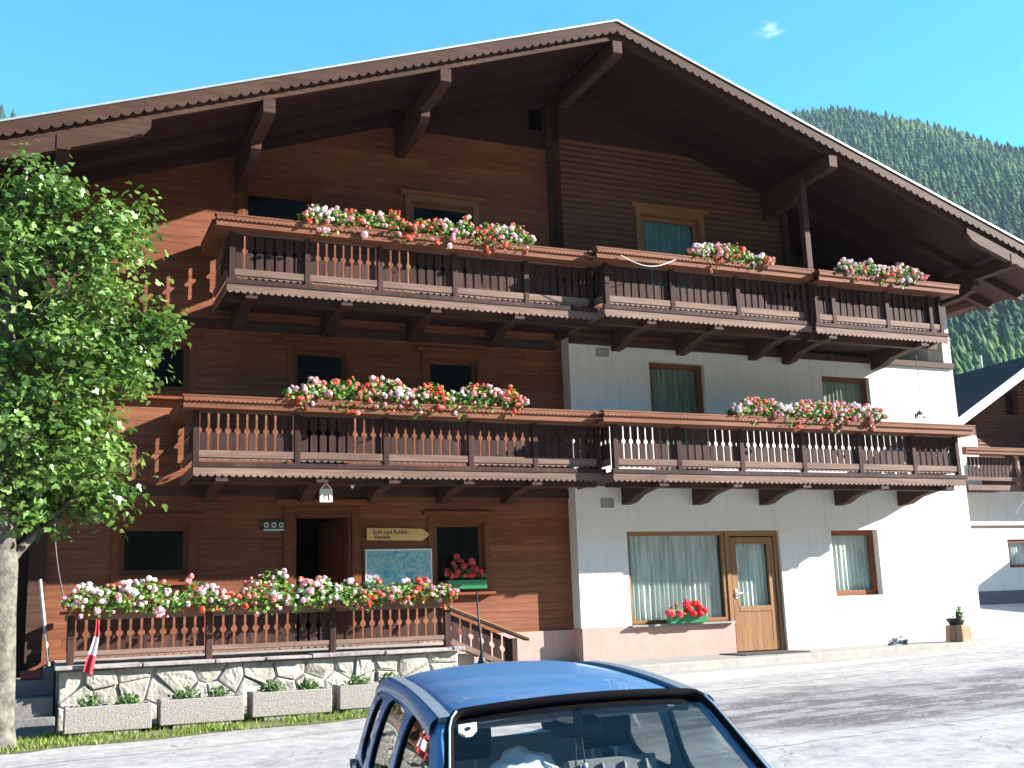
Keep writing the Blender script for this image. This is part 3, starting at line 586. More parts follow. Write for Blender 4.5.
# ---- balconies
def baluster_bay(b, u0, u1, z0, z1, fn, d, pitch=.145, slit=.036, rad=.047):
    n = max(1, round((u1-u0)/pitch)); p = (u1-u0)/n; zc = z0+(z1-z0)*.52
    for i in range(n):
        a = u0+i*p; e = a+p
        def edge(sgn, u):
            out = [(u+sgn*slit*(.5), z0), (u+sgn*slit*.5, zc-rad*1.05)]
            for k in range(1, 6):
                t = math.pi*k/6; out.append((u+sgn*max(slit*.5, rad*math.sin(t)), zc-rad*math.cos(t)))
            out += [(u+sgn*slit*.5, zc+rad*1.05), (u+sgn*slit*.5, z1)]
            return out
        L = edge(1, a); Rr = edge(-1, e)
        b.prism(L+list(reversed(Rr)), fn, d)
def balcony(name_label, x0, x1, yf, zf, posts, left_end=True, right_end=True, tray_x=None, brackets=(), ywall=0.0, tray_slope=0.0):
    """zf = top of the floor; balustrade plane at yf"""
    fl = MB().box((x0-.02, yf-.03, zf-.10), (x1+.02, ywall-.001, zf))
    fl.box((x0-.05, yf-.10, zf-.035), (x1+.05, yf-.03, zf+.035))
    O = fl.build('balcony', DARKW, H, label=name_label)
    for z in (zf-.24,): MB().box((x0, yf+.18, z), (x1, yf+.30, zf-.10)).build('floor_beam', BEAMW, O)
    scallop_board(x0-.04, x1+.04, zf-.036, .145, .105, .04, yf-.085, .025).build('fascia', PALEW, O)
    if left_end: scallop_board(yf-.06, ywall-.05, zf-.036, .145, .105, .04, 0, 0, fn=YZ(x0-.06), base=(.025, 0, 0)).build('fascia', PALEW, O)
    zb = zf+.20; zo0, zo1 = zf+.20, zf+.80
    allp = list(posts)
    pan = MB(); rail = MB(); pst = MB()
    for i, (a, e) in enumerate(zip(allp, allp[1:])):
        baluster_bay(pan, a+.045, e-.045, zo0+.02, zo1, XZ(yf), (0, .026, 0))
        rail.box((a+.04, yf-.045, zf+.11), (e-.04, yf-.002, zf+.215)); rail.box((a+.04, yf+.03, zf+.13), (e-.04, yf+.05, zf+.2))
        rail.box((a+.04, yf-.02, zo1-.02), (e-.04, yf+.05, zo1+.06))
        sb = scallop_board(a+.045, e-.045, zf+.112, .05, .105, .035, yf-.03, .02); rail.add(sb.v, sb.f)
    for a in allp: MB().box((a-.045, yf-.055, zf-.02), (a+.045, yf+.045, zo1+.05)).build('balustrade_post', DARKW, O, bevel=.006)
    for flag, xe, sx in ((left_end, x0, -1), (right_end, x1, 1)):
        if not flag: continue
        baluster_bay(pan, yf+.06, ywall-.03, zo0+.02, zo1, YZ(xe-.013), (.026, 0, 0))
        rail.box((xe-.045 if sx < 0 else xe+.002, yf+.05, zf+.11), (xe-.002 if sx < 0 else xe+.045, ywall-.02, zf+.215))
        rail.box((xe-.02, yf+.05, zo1-.02), (xe+.03, ywall-.02, zo1+.06))
    pan.build('baluster_panel', DARKW, O); rail.build('bottom_rail', PALEW, O)
    # flower tray rail: a long lidded trough round the top
    tx0, tx1 = tray_x; zt0, zt1 = zo1+.0, zo1+.17; yo = yf-.29
    t = MB(); t.box((tx0, yo, zt0), (tx1, yo+.02, zt1-.008)); t.box((tx0, yo+.02, zt0), (tx1, yf+.0, zt0+.02)); t.box((tx0, yf+.0, zt0), (tx1, yf+.02, zt1-.008))
    t.box((tx0-.02, yo-.035, zt1-.006), (tx1+.02, yo+.10, zt1+.018)); t.box((tx0-.02, yf-.06, zt1-.006), (tx1+.02, yf+.10, zt1+.018))
    t.box((tx0, yo+.10, zt1-.035), (tx1, yf-.06, zt1-.012))
    sb = scallop_board(tx0, tx1, zt1-.006, .075, .07, .026, yo-.028, .02); t.add(sb.v, sb.f)
    if left_end:
        t.prism([(x0+.05, zt0), (tx0, zt0+.0), (tx0, zt1-.008), (x0+.05, zt1-.008)], XZ(ywall-.03), (0, .02, 0))
        t.box((tx0, yf+.021, zt0), (tx0+.02, ywall-.03, zt1-.008)); t.box((tx0+.02, yf+.021, zt0), (x0+.05, ywall-.03, zt0+.02)); t.box((tx0-.02, yf+.10, zt1-.006), (x0+.08, ywall-.02, zt1+.018))
    if right_end:
        t.box((tx1-.02, yf+.021, zt0), (tx1, ywall-.03, zt1-.008)); t.box((x1-.05, yf+.021, zt0), (tx1-.02, ywall-.03, zt0+.02)); t.box((x1-.08, yf+.10, zt1-.006), (tx1+.02, ywall-.02, zt1+.018))
    t.build('handrail_tray', TRAYW, O)
    for x in brackets:
        z = zf-.245; y1 = yf+.22
        MB().prism([(ywall+.0, z+.14), (ywall, z-.19), (ywall-.25, z-.17), (ywall-.55, z-.06), (yf+.35, z-.0), (y1-.28, z-.0), (y1-.28, z+.14)], YZ(x-.09), (.18, 0, 0)).build('bracket', BEAMW, O)
    return O
ZL, ZU = 3.60, 6.42
balcony('lower balcony on the timber side', 2.22, 8.93, -1.3, ZL, [2.22, 3.72, 5.12, 6.55, 7.7, 8.88], True, False, (2.0, 8.75), (2.6, 4.1, 5.25, 6.5, 7.7))
balcony('lower balcony on the plaster side', 9.0, 16.7, -1.6, ZL-.03, [9.05, 10.3, 11.6, 12.95, 14.25, 15.55, 16.65], True, True, (8.72, 16.9), (9.95, 11.45, 12.95, 14.75, 16.35), ywall=-.3)
balcony('upper balcony on the timber side', 2.66, 8.93, -1.3, ZU, [2.70, 3.87, 5.06, 6.35, 7.65, 8.88], True, False, (2.42, 8.75), (3.0, 4.5, 6.0, 7.5))
balcony('upper balcony on the plaster side', 9.0, 13.33, -1.6, ZU, [9.05, 10.37, 11.77, 13.28], True, False, (8.75, 13.33), (9.9, 11.3, 12.95), ywall=-.3)
balcony('loggia end of the upper balcony', 13.4, 16.55, -1.72, ZU-.04, [13.45, 13.85, 15.15, 16.25, 16.5], False, True, (13.36, 16.8), (13.75, 16.0), ywall=-.3)

# ---- terrace in front of the entrance
TZ = .86
b = MB().box((.45, -1.72, 0), (6.0, -.001, TZ))
T = b.build('terrace', CONC, H, label='raised entrance terrace')
tp = [.60, 2.38, 4.12, 5.88]; pan = MB(); rail = MB(); pst = MB(); yf = -1.85
for a, e in zip(tp, tp[1:]):
    baluster_bay(pan, a+.045, e-.045, TZ+.13, TZ+.60, XZ(yf), (0, .026, 0))
    rail.box((a+.04, yf-.04, TZ+.10), (e-.04, yf-.002, TZ+.16)); rail.box((a+.04, yf-.03, TZ+.56), (e-.04, yf+.06, TZ+.64))
    sb = scallop_board(a+.05, e-.05, TZ+.102, .05, .105, .035, yf-.03, .02); rail.add(sb.v, sb.f)
for a in tp: MB().box((a-.045, yf-.05, TZ-.03), (a+.045, yf+.05, TZ+.66)).build('balustrade_post', DARKW, T, bevel=.006)
baluster_bay(pan, yf+.06, -.15, TZ+.13, TZ+.60, YZ(.6), (.026, 0, 0)); rail.box((.57, yf+.05, TZ+.56), (.65, -.1, TZ+.64))
# sloping stair rail
xa, xb, dz = 5.93, 7.0, -.44
sl = lambda x: (x-xa)/(xb-xa)*dz
fnS = lambda u, v: (u, yf, v+sl(u))
baluster_bay(pan, xa, xb-.05, TZ+.05, TZ+.46, fnS, (0, .026, 0), pitch=.17)
rail.beam((xa, yf-.02, TZ+.06), (xb-.05, yf-.02, TZ+.06+dz), .05, .08); sb = scallop_board(xa, xb-.08, lambda x: TZ+.02+sl(x), .05, .105, .035, yf-.03, .02); rail.add(sb.v, sb.f)
MB().box((xb-.08, yf-.05, TZ+dz-.1), (xb+.01, yf+.05, TZ+dz+.50)).build('balustrade_post', DARKW, T, bevel=.006)
pan.build('baluster_panel', DARKW, T); rail.build('bottom_rail', PALEW, T)
MB().beam((xa-.05, yf, TZ+.56), (xb+.2, yf, TZ+.56+dz*1.2), .16, .045).build('stair_handrail', DARKW, T, bevel=.008)
MB().beam((xa-.05, yf+.03, TZ+.592), (xb+.2, yf+.03, TZ+.592+dz*1.2), .10, .014).build('rail_strip', mat('yellowed_strip', (.50, .36, .09), .5, nscale=9, nvar=.25), T)
MB().box((.45, yf-.06, TZ+.64), (5.95, yf+.10, TZ+.68)).build('handrail', TRAYW, T, bevel=.005)
b = MB()
for k in range(3): b.box((6.0+k*.36, -1.72, 0), (6.36+k*.36, -.2, TZ-.15*(k+1)))
b.build('stairs', CONC, T)

# ------------------------------------------------------------------ stone retaining wall (proud irregular blocks)
SW = thing('stone_wall', 'rough pale rubble stone wall below the flowered terrace railing', 'wall', (3.2, -2.0, 0))
MB().box((.50, -2.02, -.05), (5.95, -1.73, .77)).build('mortar_core', mat('wall_mortar', (.52, .50, .46), .95, .05, nscale=8, nvar=.25, bump=.5, bscale=30), SW)
rg = random.Random(12); sites = []
for gx in range(14):
    for gz in range(3): sites.append((.46+(gx+.5+rg.uniform(-.45, .45))*.394, (gz+.5+rg.uniform(-.42, .42))*.262))
def clip(poly, a, b_):
    m = ((a[0]+b_[0])/2, (a[1]+b_[1])/2); n = (b_[0]-a[0], b_[1]-a[1]); out = []
    f_ = lambda p: (p[0]-m[0])*n[0]+(p[1]-m[1])*n[1]
    for i in range(len(poly)):
        p, q = poly[i], poly[(i+1) % len(poly)]; fp, fq = f_(p), f_(q)
        if fp <= 0: out.append(p)
        if (fp < 0 < fq) or (fq < 0 < fp): t = fp/(fp-fq); out.append((p[0]+(q[0]-p[0])*t, p[1]+(q[1]-p[1])*t))
    return out
st = MB()
for i, s_ in enumerate(sites):
    poly = rect(.47, 5.98, .0, .785)
    for j, q in enumerate(sites):
        if i != j and abs(q[0]-s_[0]) < 1.2: poly = clip(poly, s_, q)
        if len(poly) < 3: break
    if len(poly) < 3: continue
    cx = sum(p[0] for p in poly)/len(poly); cz = sum(p[1] for p in poly)/len(poly)
    ins = lambda k: [(cx+(p[0]-cx)*k, cz+(p[1]-cz)*k) for p in poly]
    y0 = -2.01; dep = rg.uniform(.03, .07); tx, tz = rg.uniform(-.06, .06), rg.uniform(-.08, .08)
    rings = [(ins(.975), 0), (ins(.955), dep*.6), (ins(.86), dep), (ins(.45), dep*1.1)]; n = len(poly); vs = []
    for ring, d in rings:
        for p in ring:
            jj = .012*noise.noise(Vector((p[0]*9, p[1]*9, d*20)))
            vs.append((p[0]+jj, y0-d-(p[0]-cx)*tx-(p[1]-cz)*tz+jj*2, p[1]+jj))
    fs = [(r_*n+k, r_*n+(k+1) % n, (r_+1)*n+(k+1) % n, (r_+1)*n+k) for r_ in range(3) for k in range(n)]+[tuple(3*n+k for k in range(n))]
    st.add(vs, fs)
STONE = mat('pale_stone', (.27, .25, .21), .9, .15, nscale=2.6, col2=(.58, .55, .49), bump=.8, bscale=22)
st.build('stones', STONE, SW)
b = MB(); x = .40
while x < 6.0:
    x2 = min(x+rg.uniform(.5, 1.1), 6.06); h = rg.uniform(.04, .065)
    b.prism([(x+.01, .79+rg.uniform(-.008, .008)), (x2-.01, .79), (x2-.01, .79+h), (x+.01, .79+h)], XZ(-2.16+rg.uniform(-.03, .03)), (0, .40, 0)); x = x2
b.build('cap_slabs', mat('grey_slate_cap', (.20, .18, .18), .85, .2, nscale=3, col2=(.46, .42, .40), bump=.6, bscale=14), SW, bevel=.01)

# left side steps and block in shade
CS = thing('concrete_steps', 'dark old concrete steps beside the tree at the terrace corner', 'steps', (0, -1.5, 0))
b = MB().box((-.9, -1.9, -.05), (.42, -.4, .45)); b.box((-.9, -1.45, .45), (.42, -.4, .66)); b.box((-.35, -2.12, -.05), (.44, -1.9, .22)); b.build('step', CONCD, CS, bevel=.012)
MB().box((.30, -1.4, .66), (.42, -.45, .80)).build('kerb', CONCD, CS, bevel=.01)

# ------------------------------------------------------------------ pavement steps at right
b = MB().prism([(7.2, -2.25), (9.5, -2.12), (17.55, -1.05), (17.75, -.95), (18.9, -.30), (18.9, -.305+.2), (XR, -.30), (7.2, -.05)], XY(.05), (0, 0, .37)); struct(b.build('pavement', CONC, bevel=.02))
b = MB().prism([(7.0, -2.95), (9.5, -2.78), (16.1, -2.0), (18.4, -1.35), (19.2, -.6), (19.2, -.4), (17.0, -1.2), (7.0, -2.2)], XY(.02), (0, 0, .27)); struct(b.build('pavement_step', mat('pale_kerb', (.36, .345, .32), .9, .1, nscale=6, nvar=.15, bump=.3, bscale=30), bevel=.02))

# ------------------------------------------------------------------ grass strip
GR0 = MB(); xs_g = [-3.0]+[-1.5, 0, 1.5, 3.0, 4.5, 6.0, 7.0]
for (x0, x1) in zip(xs_g, xs_g[1:]):
    f = lambda x: -3.42+.03*x+.07*math.sin(x*3.1) if x > .3 else -3.5
    n = 8
    for k in range(n):
        a = x0+(x1-x0)*k/n; c_ = x0+(x1-x0)*(k+1)/n
        GR0.add([(a, f(a), g(a, f(a))+.006), (c_, f(c_), g(c_, f(c_))+.006), (c_, -2.2, g(c_, -2.2)+.012), (a, -2.2, g(a, -2.2)+.012)], [(0, 1, 2, 3)])
struct(GR0.build('grass_verge', mat('verge_soil', (.10, .12, .04), .95, .05, nscale=6, col2=(.22, .21, .11))))
rn = np.random.default_rng(3); N = 26000
X_ = rn.uniform(-2.8, 6.9, N); Y_ = rn.uniform(-3.62, -2.25, N)
dn = np.array([noise.noise(Vector((x*1.6, y*2.4, 0))) for x, y in zip(X_, Y_)])
keep = (Y_ > -3.40+.03*X_+.12*dn*2+rn.normal(0, .03, N)) & (rn.uniform(0, 1, N) < .55+dn*1.1)
X_, Y_ = X_[keep], Y_[keep]; N = len(X_)
T = np.array([(-.5, 0, 0), (.5, 0, 0), (0, .35, 1)])*np.array([.012, .05, .05]); TF = np.array([(0, 1, 2)])
ang = rn.uniform(0, 6.28, N); m3 = np.zeros((N, 3, 3)); m3[:, 0, 0] = np.cos(ang); m3[:, 0, 1] = -np.sin(ang); m3[:, 1, 0] = np.sin(ang); m3[:, 1, 1] = np.cos(ang); m3[:, 2, 2] = 1
locs = np.stack([X_, Y_, np.array([g(x, y)+.005 for x, y in zip(X_, Y_)])], 1)
V, F = scatter(T, TF, locs, m3, rn.uniform(.6, 1.6, (N, 1))*np.array([[1.2, 1.2, 1.0]]))
o = np_mesh('grass', V, F, tinted('grass_blades', [(.07, .14, .02), (.13, .22, .035), (.24, .30, .07), (.34, .33, .13)], .8, .25), rn.uniform(0, 1, N))
struct(o, 'stuff'); o['label'] = 'short green and yellow grass strip below the planters'; o['category'] = 'grass'

# ------------------------------------------------------------------ concrete planters and their plants
PEB = mat('exposed_pebble_concrete', (.20, .18, .16), .9, .2, nscale=55, col2=(.46, .42, .39), bump=.6, bscale=90)
SOILM = mat('potting_soil', (.05, .035, .025), .95, .05, nscale=15, nvar=.4)
LEAFT = np.array([(0, 0, 0), (.32, .35, .05), (.18, .75, .02), (0, 1, -.06), (-.18, .75, .02), (-.32, .35, .05)]); LEAFF = np.array([(0, 1, 2), (0, 2, 3), (0, 3, 4), (0, 4, 5)])
PLANTG = tinted('planter_leaf', [(.05, .11, .03), (.10, .19, .05), (.17, .28, .09), (.55, .58, .45)], .7, .2)
pl = [(.53, 1.56, 'leftmost, by the tree'), (1.66, 2.71, 'second from the tree'), (2.82, 3.88, 'third from the tree'), (3.99, 5.05, 'nearest the blue car, partly hidden by it')]
k = 0
for i, (x0, x1, wh) in enumerate(pl):
    gz = g((x0+x1)/2, -2.55); zt = gz+.36
    P = thing('planter', 'rectangular pebble concrete planter on the grass, '+wh, 'planter', ((x0+x1)/2, -2.55, gz), group='concrete planters below the stone wall')
    y0, y1 = -2.76, -2.34
    b = MB().prism(rect(x0, x1, y0, y1), XY(gz+.05), (0, 0, zt-gz-.05), [rect(x0+.05, x1-.05, y0+.05, y1-.05)]); b.box((x0+.05, y0+.05, gz+.06), (x1-.05, y1-.05, gz+.12)); b.build('trough', PEB, P, bevel=.01)
    MB().box((x0+.05, y0+.05, gz+.12), (x1-.05, y1-.05, zt-.03)).build('soil', SOILM, P)
    for xx in (x0+.2, x1-.42): MB().box((xx-.03, y0+.02, gz-.02), (xx+.27, y1-.03, gz+.05)).build('foot', CONC, P)
    for j, fx in enumerate((.28, .74)):
        rn = np.random.default_rng(520+k); n = 420 if k % 3 else 280; sp_ = (.17 if k % 2 else .21)
        d = rn.normal(size=(n, 3)); d[:, 2] = np.abs(d[:, 2])+.35; d /= np.linalg.norm(d, axis=1)[:, None]
        L = np.array([x0+(x1-x0)*fx+rn.uniform(-.03, .03), -2.58, zt-.04])+d*rn.uniform(.02, 1, (n, 1))*np.array([sp_, .13, .17])
        nv = d+rn.normal(size=(n, 3))*.5; fm = frame_mats(np.cross(nv, rn.normal(size=(n, 3))), rn)
        V, F = scatter(LEAFT, LEAFF, L, fm, rn.uniform(.03, .06, (n, 1)))
        tt = np.repeat(np.clip(rn.uniform(0, .75, n)+(rn.uniform(0, 1, n) < .12)*.4, 0, 1), 4)
        side = ('left', 'right')[j]
        tag(np_mesh('small_plant', V, F, PLANTG, tt, loc=(x0+(x1-x0)*fx, -2.58, zt-.04)), 'low leafy plant in the %s half of the pebble planter %s' % (side, wh.split(',')[0]), 'plant', 'small plants in the planters'); k += 1

# ------------------------------------------------------------------ flower boxes
FOL = tinted('geranium_leaves', [(.03, .10, .015), (.08, .19, .03), (.16, .31, .05), (.27, .43, .10)], .6, .25)
BLO = tinted('geranium_blossoms', [(.66, .06, .03), (.76, .15, .06), (.78, .30, .18), (.76, .28, .36), (.80, .46, .54), (.80, .66, .70), (.84, .80, .80)], .6, .15)
BLR = tinted('red_geranium_blossoms', [(.75, .03, .03), (.85, .06, .07), (.80, .10, .12)], .6, .15)
GERT = np.array([(0, -.5, 0), (.42, -.35, .06), (.55, .1, .09), (.3, .48, .04), (0, .55, 0), (-.3, .48, .04), (-.55, .1, .09), (-.42, -.35, .06), (0, 0, -.05)]); GERF = np.array([(8, i, (i+1) % 8) for i in range(8)])
# blossom head: 9 petals cupped round a ball
hv = []; hf = []
rr_ = np.random.default_rng(2)
for i in range(16):
    ph = math.acos(1-2*(i+.5)/16); th = i*2.4; n_ = Vector((math.sin(ph)*math.cos(th), math.sin(ph)*math.sin(th), math.cos(ph)))
    a_ = n_.orthogonal().normalized(); b_ = n_.cross(a_); c_ = n_*.30; n0 = len(hv)
    for k2 in range(5):
        t_ = 2*math.pi*k2/5+i; hv.append(c_+n_*.12*(1 if k2 % 2 else .2)+(a_*math.cos(t_)+b_*math.sin(t_))*.24)
    hf += [(n0, n0+1, n0+2), (n0, n0+2, n0+3), (n0, n0+3, n0+4)]
HEADT = np.array([tuple(v) for v in hv]); HEADF = np.array(hf)
def flower_box(label, x0, x1, y, z, h=.35, hang=.33, dens=74, red=False, seed=0, w=.235, size=.085, box=None, boxmat=None, palette=None, leafd=400):
    rn = np.random.default_rng(seed); L = x1-x0; P = thing('flower_box', label, 'flower box', ((x0+x1)/2, y, z))
    bx = box or MB().prism([(y-.085, z), (y+.085, z), (y+.10, z+.15), (y-.10, z+.15)], YZ(x0+.06), (L-.12, 0, 0))
    bx.build('box', boxmat or TRAYW, P, bevel=.006)
    def env(n, surf):
        # mass that swells, dips and trails: outline varies along the box
        xs = rn.uniform(x0, x1, n); 
        hh = np.array([h*(.70+.75*noise.noise(Vector((x*1.7, seed, 0)))+.45*noise.noise(Vector((x*5.0, seed, 5)))) for x in xs]).clip(h*.25, h*1.4)
        dd = np.array([hang*(.60+1.1*noise.noise(Vector((x*2.1, seed+7, 0)))+.6*noise.noise(Vector((x*5.5, seed, 9)))) for x in xs]).clip(.02, hang*1.7)
        ed = np.clip(np.minimum(xs-x0, x1-xs)/.18, .25, 1)
        t = rn.uniform(-.55, 1, n)*math.pi/1.0; a = rn.uniform(-.35, 1.0, n)*math.pi*.5   # from below front to the top
        rad = np.sqrt(rn.uniform(.5 if surf else .1, 1, n))
        yy = y-np.cos(a)*w*rad*1.15+(rn.uniform(0, .1, n)); sa = np.sin(a)
        zz = z+.13+np.where(sa > 0, sa*hh*ed*rad, sa/.52*dd*ed*rad)
        ctr = np.stack([xs, np.full(n, y), np.full(n, z+.08)], 1); p = np.stack([xs+rn.normal(0, .02, n), yy, zz], 1)
        return p, p-ctr
    n = int(leafd*L*1.7); p, nd = env(n, False); nrm = nd+rn.normal(size=(n, 3))*.12
    nrm[:, 0] *= .3; fm = frame_mats(nrm+rn.normal(size=(n, 3))*.07, rn)
    V, F = scatter(GERT, GERF, p, fm, rn.uniform(.028, .055, (n, 1))); np_mesh('foliage', V, F, FOL, np.repeat(rn.uniform(0, 1, n), 8), parent=P)
    n = int(dens*L); p, nd = env(n, True); out = nd/np.linalg.norm(nd, axis=1)[:, None]; p = p+out*.03
    V, F = scatter(HEADT, HEADF, p, rot_mats(n, rn), np.clip(rn.normal(.85, .24, (n, 1)), .4, 1.4)*rn.uniform(.72, 1.2, (n, 3))*size)
    # plants of one colour stand together in patches
    base = np.array([.60+.95*noise.noise(Vector((x[0]*2.3, seed*3, x[2]*1.5))) for x in p]); low = (p[:, 2] < z+.10)
    tt = np.clip(base+rn.normal(0, .22, n)-(low*.22 if palette != 'pale' else 0), 0, 1)
    fj = np.clip(np.repeat(tt, len(HEADF))+rn.normal(0, .07, n*len(HEADF)), 0, 1)
    np_mesh('blossoms', V, F, BLR if red else BLO, fj, parent=P)
    return P
flower_box('long box of red, pink and white geraniums on the upper timber side balcony rail', 3.72, 7.72, -1.43, ZU+.94, seed=1)
flower_box('orange and white geraniums on the upper balcony rail before the curtained attic window', 10.62, 12.42, -1.73, ZU+.94, seed=2, h=.36, dens=74)
flower_box('pale pink and red geraniums at the loggia end of the upper balcony rail', 13.9, 15.92, -1.86, ZU+.90, seed=3, h=.3, palette='pale')
flower_box('long box of pink, white and red geraniums on the lower timber side balcony rail', 3.5, 7.45, -1.43, ZL+.94, seed=4, h=.38, hang=.38)
flower_box('red and pale pink geraniums on the lower balcony rail of the white wall', 11.3, 14.72, -1.73, ZL+.91, seed=5, dens=80)
flower_box('very long row of pink, red and white geraniums on the terrace railing', .48, 5.95, -1.99, TZ+.62, seed=6, h=.36, hang=.24, dens=60, leafd=400)
GREENP = mat('green_plastic', (.03, .22, .09), .45, .4, nscale=10, nvar=.1)
gb = lambda x0, x1, y, z: MB().prism([(y-.07, z), (y+.07, z), (y+.09, z+.15), (y-.09, z+.15)], YZ(x0), (x1-x0, 0, 0))
flower_box('green plastic box of red geraniums on the timber wall window sill', 6.52, 7.22, -.09, 1.80, h=.38, hang=.0, dens=40, red=True, seed=8, w=.11, box=gb(6.52, 7.24, -.09, 1.72), boxmat=GREENP, size=.11, leafd=170)
flower_box('green plastic box of bright red geraniums on the wide window ledge', 10.62, 11.36, -.42, 1.02, h=.40, hang=.0, dens=48, red=True, seed=9, w=.12, box=gb(10.62, 11.38, -.42, 1.002), boxmat=GREENP, size=.13, leafd=140)

# ------------------------------------------------------------------ signs and small things on the facade
def text(body, size, m, parent, loc, extrude=.001, bold=0.0, align='LEFT'):
    cu = bpy.data.curves.new('lettering', 'FONT'); cu.body = body; cu.size = size; cu.extrude = extrude; cu.offset = bold; cu.align_x = align
    o = bpy.data.objects.new('lettering_tmp', cu); C.objects.link(o); bpy.context.view_layer.update()
    dg = bpy.context.evaluated_depsgraph_get(); me = bpy.data.meshes.new_from_object(o.evaluated_get(dg)); bpy.data.objects.remove(o)
    me.materials.clear(); me.materials.append(m); t = bpy.data.objects.new('lettering', me); C.objects.link(t)
    t.parent = parent; t.location = Vector(loc)-wloc(parent); t.rotation_euler = (math.pi/2, 0, 0); return t
SIGNY = mat('yellow_sign_board', (.80, .52, .20), .6, nscale=5, nvar=.1)
s_ = thing('arrow_sign', 'yellow arrow board pointing right, lettered for ski and sledge hire', 'sign', (5.7, -.03, 2.65))
MB().prism([(5.17, 2.56), (6.14, 2.545), (6.27, 2.645), (6.14, 2.745), (5.17, 2.76)], XZ(-.045), (0, .03, 0)).build('board', SIGNY, s_, bevel=.003)
text('Schi und Rodel -', .098, BLACK, s_, (5.27, -.047, 2.66), bold=.0015); text('Verleih', .098, BLACK, s_, (5.29, -.047, 2.575), bold=.0015)
def map_mat():
    m = bpy.data.materials.new('hiking_map_print'); m.use_nodes = True; t = m.node_tree; b = t.nodes['Principled BSDF']; b.inputs['Roughness'].default_value = .35
    tcn = t.nodes.new('ShaderNodeTexCoord'); n = t.nodes.new('ShaderNodeTexNoise'); n.inputs['Scale'].default_value = 4.5; n.inputs['Detail'].default_value = 9; n.inputs['Distortion'].default_value = 1.6
    t.links.new(tcn.outputs['Object'], n.inputs['Vector']); r = t.nodes.new('ShaderNodeValToRGB'); e = r.color_ramp.elements
    e[0].position = .3; e[0].color = (.10, .30, .42, 1); e[1].position = .7; e[1].color = (.55, .62, .62, 1); k = e.new(.45); k.color = (.18, .48, .52, 1); k = e.new(.53); k.color = (.42, .62, .60, 1); k = e.new(.58); k.color = (.16, .42, .40, 1)
    t.links.new(n.outputs[0], r.inputs[0]); t.links.new(r.outputs[0], b.inputs['Base Color']); return m
s_ = thing('map_board', 'blue green panorama map board beside the entrance door', 'map board', (5.72, -.03, 2.0))
MB().box((5.17, -.035, 1.75), (6.27, -.012, 2.38)).build('map_print', map_mat(), s_)
frame_bars(MB(), 5.14, 6.30, 1.72, 2.41, -.045, -.011, .028).build('frame', WHITEP, s_)
MB().box((5.10, -.01, 1.60), (6.32, -.002, 2.52)).build('back_panel', FRAMEW, s_)
s_ = thing('house_number_plate', 'small white house shaped plate reading 61 hanging above the entrance', 'sign', (4.19, -1.38, 3.2))
PY = -1.15; PX = 4.21
MB().prism([(PX-.10, 3.075), (PX+.10, 3.075), (PX+.10, 3.27), (PX, 3.39), (PX-.10, 3.27)], XZ(PY), (0, .02, 0)).build('plate', mat('cream_enamel', (.66, .64, .55), .4, nscale=8, nvar=.05), s_)
text('61', .13, BLACK, s_, (PX+.005, PY-.002, 3.105), bold=.003, align='CENTER'); MB().prism([(PX-.065, 3.28), (PX+.065, 3.28), (PX, 3.355)], XZ(PY-.003), (0, .002, 0)).build('roof_mark', mat('brown_mark', (.25, .12, .06), .6, nscale=8, nvar=.1), s_)
s_ = thing('award_plate', 'small dark plate with three pale round emblems left of the entrance', 'sign', (3.64, -.03, 2.8))
MB().box((3.45, -.03, 2.71), (3.83, -.008, 2.88)).build('plate', mat('dark_green_enamel', (.03, .05, .045), .4, nscale=8, nvar=.1), s_)
b = MB()
PALE = mat('pale_enamel', (.62, .66, .62), .4, nscale=8, nvar=.05)
for kx in (3.52, 3.64, 3.76):
    pts = [(kx+.046*math.cos(a), 2.815+.046*math.sin(a)) for a in [R(40+i*20) for i in range(15)]]; inn = [(kx+.026*math.cos(a), 2.815+.026*math.sin(a)) for a in [R(40+i*20) for i in range(15)]]
    b.prism(pts+list(reversed(inn)), XZ(-.034), (0, .003, 0)); b.box((kx+.0, -.034, 2.805), (kx+.04, -.031, 2.825))
b.box((3.47, -.034, 2.722), (3.81, -.031, 2.752)); b.build('emblem', PALE, s_)
s_ = thing('porch_lamp', 'small round lamp under the lower balcony near the number plate', 'lamp', (4.72, -.8, 3.42))
MB().lathe([(.001, .03), (.10, .03), (.12, .0), (.10, -.03), (.03, -.04), (.001, -.04)], (4.72, -.8, 3.46), 14).build('shade', GALV, s_, smooth=True); MB().lathe([(.001, 0), (.03, -.01), (.035, -.05), (.02, -.085), (.001, -.09)], (4.72, -.8, 3.42), 12).build('bulb', WHITEP, s_, smooth=True)
# rug airing and little things on the right
s_ = thing('hanging_chain_lamp', 'thin chain with a small lamp hanging before the white wall at right', 'lamp', (16.45, -1.0, 6.1))
MB().tube([(16.5, -1.0, 6.14), (16.46, -1.0, 5.4), (16.42, -1.0, 4.98)], .008, 5).build('chain', mat('dull_steel', (.25, .27, .30), .5, metal=.5, nscale=10, nvar=.1), s_)
MB().lathe([(.001, .06), (.03, .05), (.07, 0), (.06, -.02), (.001, -.02)], (16.42, -1.0, 4.93), 10).box((16.3, -1.02, 4.83), (16.36, -.98, 4.93)).box((16.5, -1.02, 4.84), (16.58, -.98, 4.88)).build('lamp_shade', mat('lamp_grey', (.16, .16, .17), .5, nscale=8, nvar=.1), s_)
tag(MB().box((11.55, -1.35, .421), (12.95, -.55, .44)).build('doormat', mat('dark_mat', (.06, .055, .05), .95, nscale=30, nvar=.3), bevel=.004, loc=(12.2, -.95, .43)), 'dark doormat on the pavement outside the glazed door', 'doormat')
s_ = thing('tree_stump', 'sawn tree stump seat standing against the white wall', 'stump', (16.95, -.85, .42))
b = MB(); n = 18; prof = []
